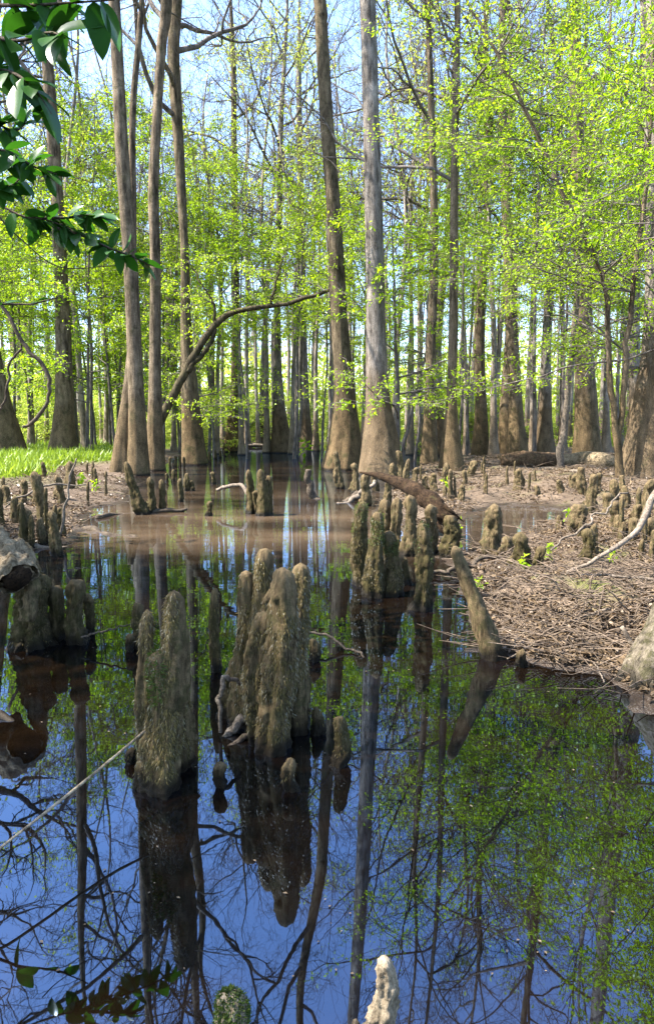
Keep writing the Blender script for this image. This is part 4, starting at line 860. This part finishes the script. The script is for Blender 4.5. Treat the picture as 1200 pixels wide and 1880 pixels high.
tag(mb.build('grass', M['grass'], smooth=False), 'bright green grass on the left bank and far shore', 'grass', kind='stuff')
SD = [(818, 908), (1008, 1022), (960, 1052), (1004, 1034), (1120, 1040), (880, 1092), (560, 842), (812, 835), (838, 985), (1046, 966), (150, 900), (176, 905)]
for i, (u, v) in enumerate(SD):
    b = G(u, v); n_ = 16; hh = wpx(28, b[1]) * rl.uniform(.7, 1.3); mb = MB(); tube(mb, np.array([(0, 0, -.02), (.1 * hh, 0, hh * .5), (0, .1 * hh, hh)]), np.array((.003, .003, .002)), 4, False)
    o = mb.build('seedling', M['stick'], None, True, b); tag(o, 'small green seedling sprouting from the mud, ' + ordl(SD, i), 'seedling', 'green seedlings on the banks')
    mb = MB(); pz = np.column_stack((rl.normal(0, .12, (n_, 2)) * hh, rl.uniform(.3, 1, n_) * hh)); leaf_quads(mb, pz, rl.normal(0, 1, (n_, 3)) + (0, 0, .3), np.array((0, 0, 1.0)) + rl.normal(0, .5, (n_, 3)), hh * rl.uniform(.25, .5, n_), .5, .1)
    c = mb.build('leaves', M['spring'], o, smooth=False); c['kind'] = 'stuff'
# floating leaves and specks on the water
xy = scatter(2600, 1.7, 22, .5); z = ground_z(xy); k = z < -.06; xy = xy[k][:260]; n = len(xy)
mb = MB(); leaf_quads(mb, np.column_stack((xy, np.full(n, .004))), rl.normal(0, 1, (n, 3)) * np.array((1, 1, 0)), np.array((0, 0, 1.0)) + rl.normal(0, .02, (n, 3)), rl.uniform(.004, .014, n) * (1 + .08 * xy[:, 1]), .6, .02)
tag(mb.build('floating_leaves', M['litter'], smooth=False), 'tiny fallen bits floating on the dark water', 'leaves', kind='stuff')

# ------------------------------------------------------------------ magnolia reaching in from the left
def magnolia_leaf(seed):
    rng = np.random.default_rng(seed); nL, nW = 9, 5; s = np.linspace(0, 1, nL); w = .24 * np.sin(np.pi * s ** .85) ** .75
    V = []
    for i in range(nL):
        for j in range(nW):
            q = (j / (nW - 1) - .5) * 2; V.append((s[i], q * w[i], .10 * abs(q) * w[i] * 2 - .18 * s[i] ** 2 + .015 * math.sin(6 * s[i] + seed) * q))
    ii_ = np.array([[i * nW + j, i * nW + j + 1, (i + 1) * nW + j + 1, (i + 1) * nW + j] for i in range(nL - 1) for j in range(nW - 1)])
    mb = MB(); mb.add(V, ii_); return mb.mesh('leaf', M['magnolia'])
LM = [magnolia_leaf(s) for s in range(3)]
mt = (-3.6, 4.6); mroot = empty('magnolia_tree', (*mt, 0), 'magnolia with big glossy dark leaves hanging into the top left corner', 'tree')
mo = np.array((*mt, 0.0)); rm = np.random.default_rng(14)
mb = MB(); t = spline(np.array([(0, 0, -.3, .14), (.05, 0, 1.5, .11), (.0, .1, 3.5, .09), (.05, 0, 6, .04)]), 30); tube(mb, t[:, :3], t[:, 3], 12, True, .1, 4); mb.build('trunk', M['brown'], mroot)
def mleaf(p, d, n_, L):
    o = link('leaf', LM[rm.integers(0, 3)], mroot, p)
    x = unit(np.asarray(d, float)); zc = np.asarray(n_, float); zc = unit(zc - x * np.dot(zc, x)); y = np.cross(zc, x)
    from mathutils import Matrix
    o.rotation_euler = Matrix(((x[0], y[0], zc[0]), (x[1], y[1], zc[1]), (x[2], y[2], zc[2]))).to_euler(); o.scale = (L, L, L)
def mtwig(pts, ends, Lpx, r0=.012, start=.25, dens=1.7):
    rows = np.array([Q(u, v, Y) - mo for u, v, Y in pts]); tt = spline(rows, 26); mb = MB()
    tube(mb, tt, np.linspace(r0, .003, 26), 6, False); mb.build('branch', M['stickdark'], mroot)
    Yav = pts[-1][2]
    for k in range(int(ends * dens)):
        f = start + (1 - start) * (k + rm.uniform(0, .8)) / (ends * dens); i = min(int(f * 25), 24); tg = unit(tt[i + 1] - tt[i])
        d = unit(tg * .5 + rm.normal(0, .55, 3) + np.array((0, 0, -.25))); mleaf(tt[i], d, np.array((0, -.45, 1)) + rm.normal(0, .5, 3), Lpx * Yav / FPX * rm.uniform(.7, 1.2))
mtwig([(-260, -60, 3.6), (-60, 0, 3.2), (40, 10, 3.0), (130, 5, 2.9), (210, 0, 2.8)], 13, 84)
mtwig([(-260, 60, 3.6), (-60, 60, 3.2), (30, 75, 3.0), (90, 60, 2.9), (120, 70, 2.8)], 11, 82)
mtwig([(-260, 160, 3.8), (-60, 140, 3.3), (10, 130, 3.1), (60, 160, 3.0), (95, 210, 3.0)], 9, 82)
mtwig([(-200, 260, 4.2), (-40, 270, 4.2), (20, 280, 4.2), (60, 305, 4.2), (105, 320, 4.2)], 16, 44)
mtwig([(-200, 320, 4.6), (-40, 330, 4.6), (0, 345, 4.6), (30, 335, 4.6), (60, 300, 4.6)], 14, 42)
mtwig([(-200, 230, 4.4), (-40, 210, 4.4), (0, 230, 4.4), (30, 240, 4.4), (50, 225, 4.4)], 12, 44)
mtwig([(-220, 180, 4.8), (-60, 330, 4.8), (30, 392, 4.7), (90, 405, 4.7), (140, 425, 4.7)], 15, 44, start=.5)
mtwig([(60, 400, 4.7), (120, 400, 4.7), (160, 395, 4.7), (185, 398, 4.7)], 12, 42, start=.2)
mtwig([(100, 418, 4.7), (150, 432, 4.7), (200, 455, 4.7), (240, 470, 4.7), (278, 488, 4.7)], 18, 40, start=.1)
mtwig([(0, 400, 4.9), (40, 440, 4.9), (110, 490, 4.9), (215, 488, 4.9)], 0, 40, .005)
# limbs and further leaves of the same tree above and left of the picture
for k in range(14):
    z0 = rm.uniform(2.2, 5.6); az = rm.uniform(-2.6, 1.2); p0 = np.array((0, 0, z0)); pts, _ = wander(rm, p0, np.array((math.cos(az) * 1.0, math.sin(az), .2)), rm.uniform(1.2, 2.4), 10, .14, .02)
    if (pts[:, 0] + mt[0]).max() > -1.5: continue
    mb = MB(); tube(mb, pts, np.linspace(.02, .004, 11), 6, False); mb.build('branch', M['stickdark'], mroot)
    for j in range(11):
        i = rm.integers(3, 10); mleaf(pts[i], unit(rm.normal(0, .7, 3) + pts[i + 1] - pts[i]), np.array((0, 0, 1)) + rm.normal(0, .5, 3), .17 * rm.uniform(.7, 1.2))
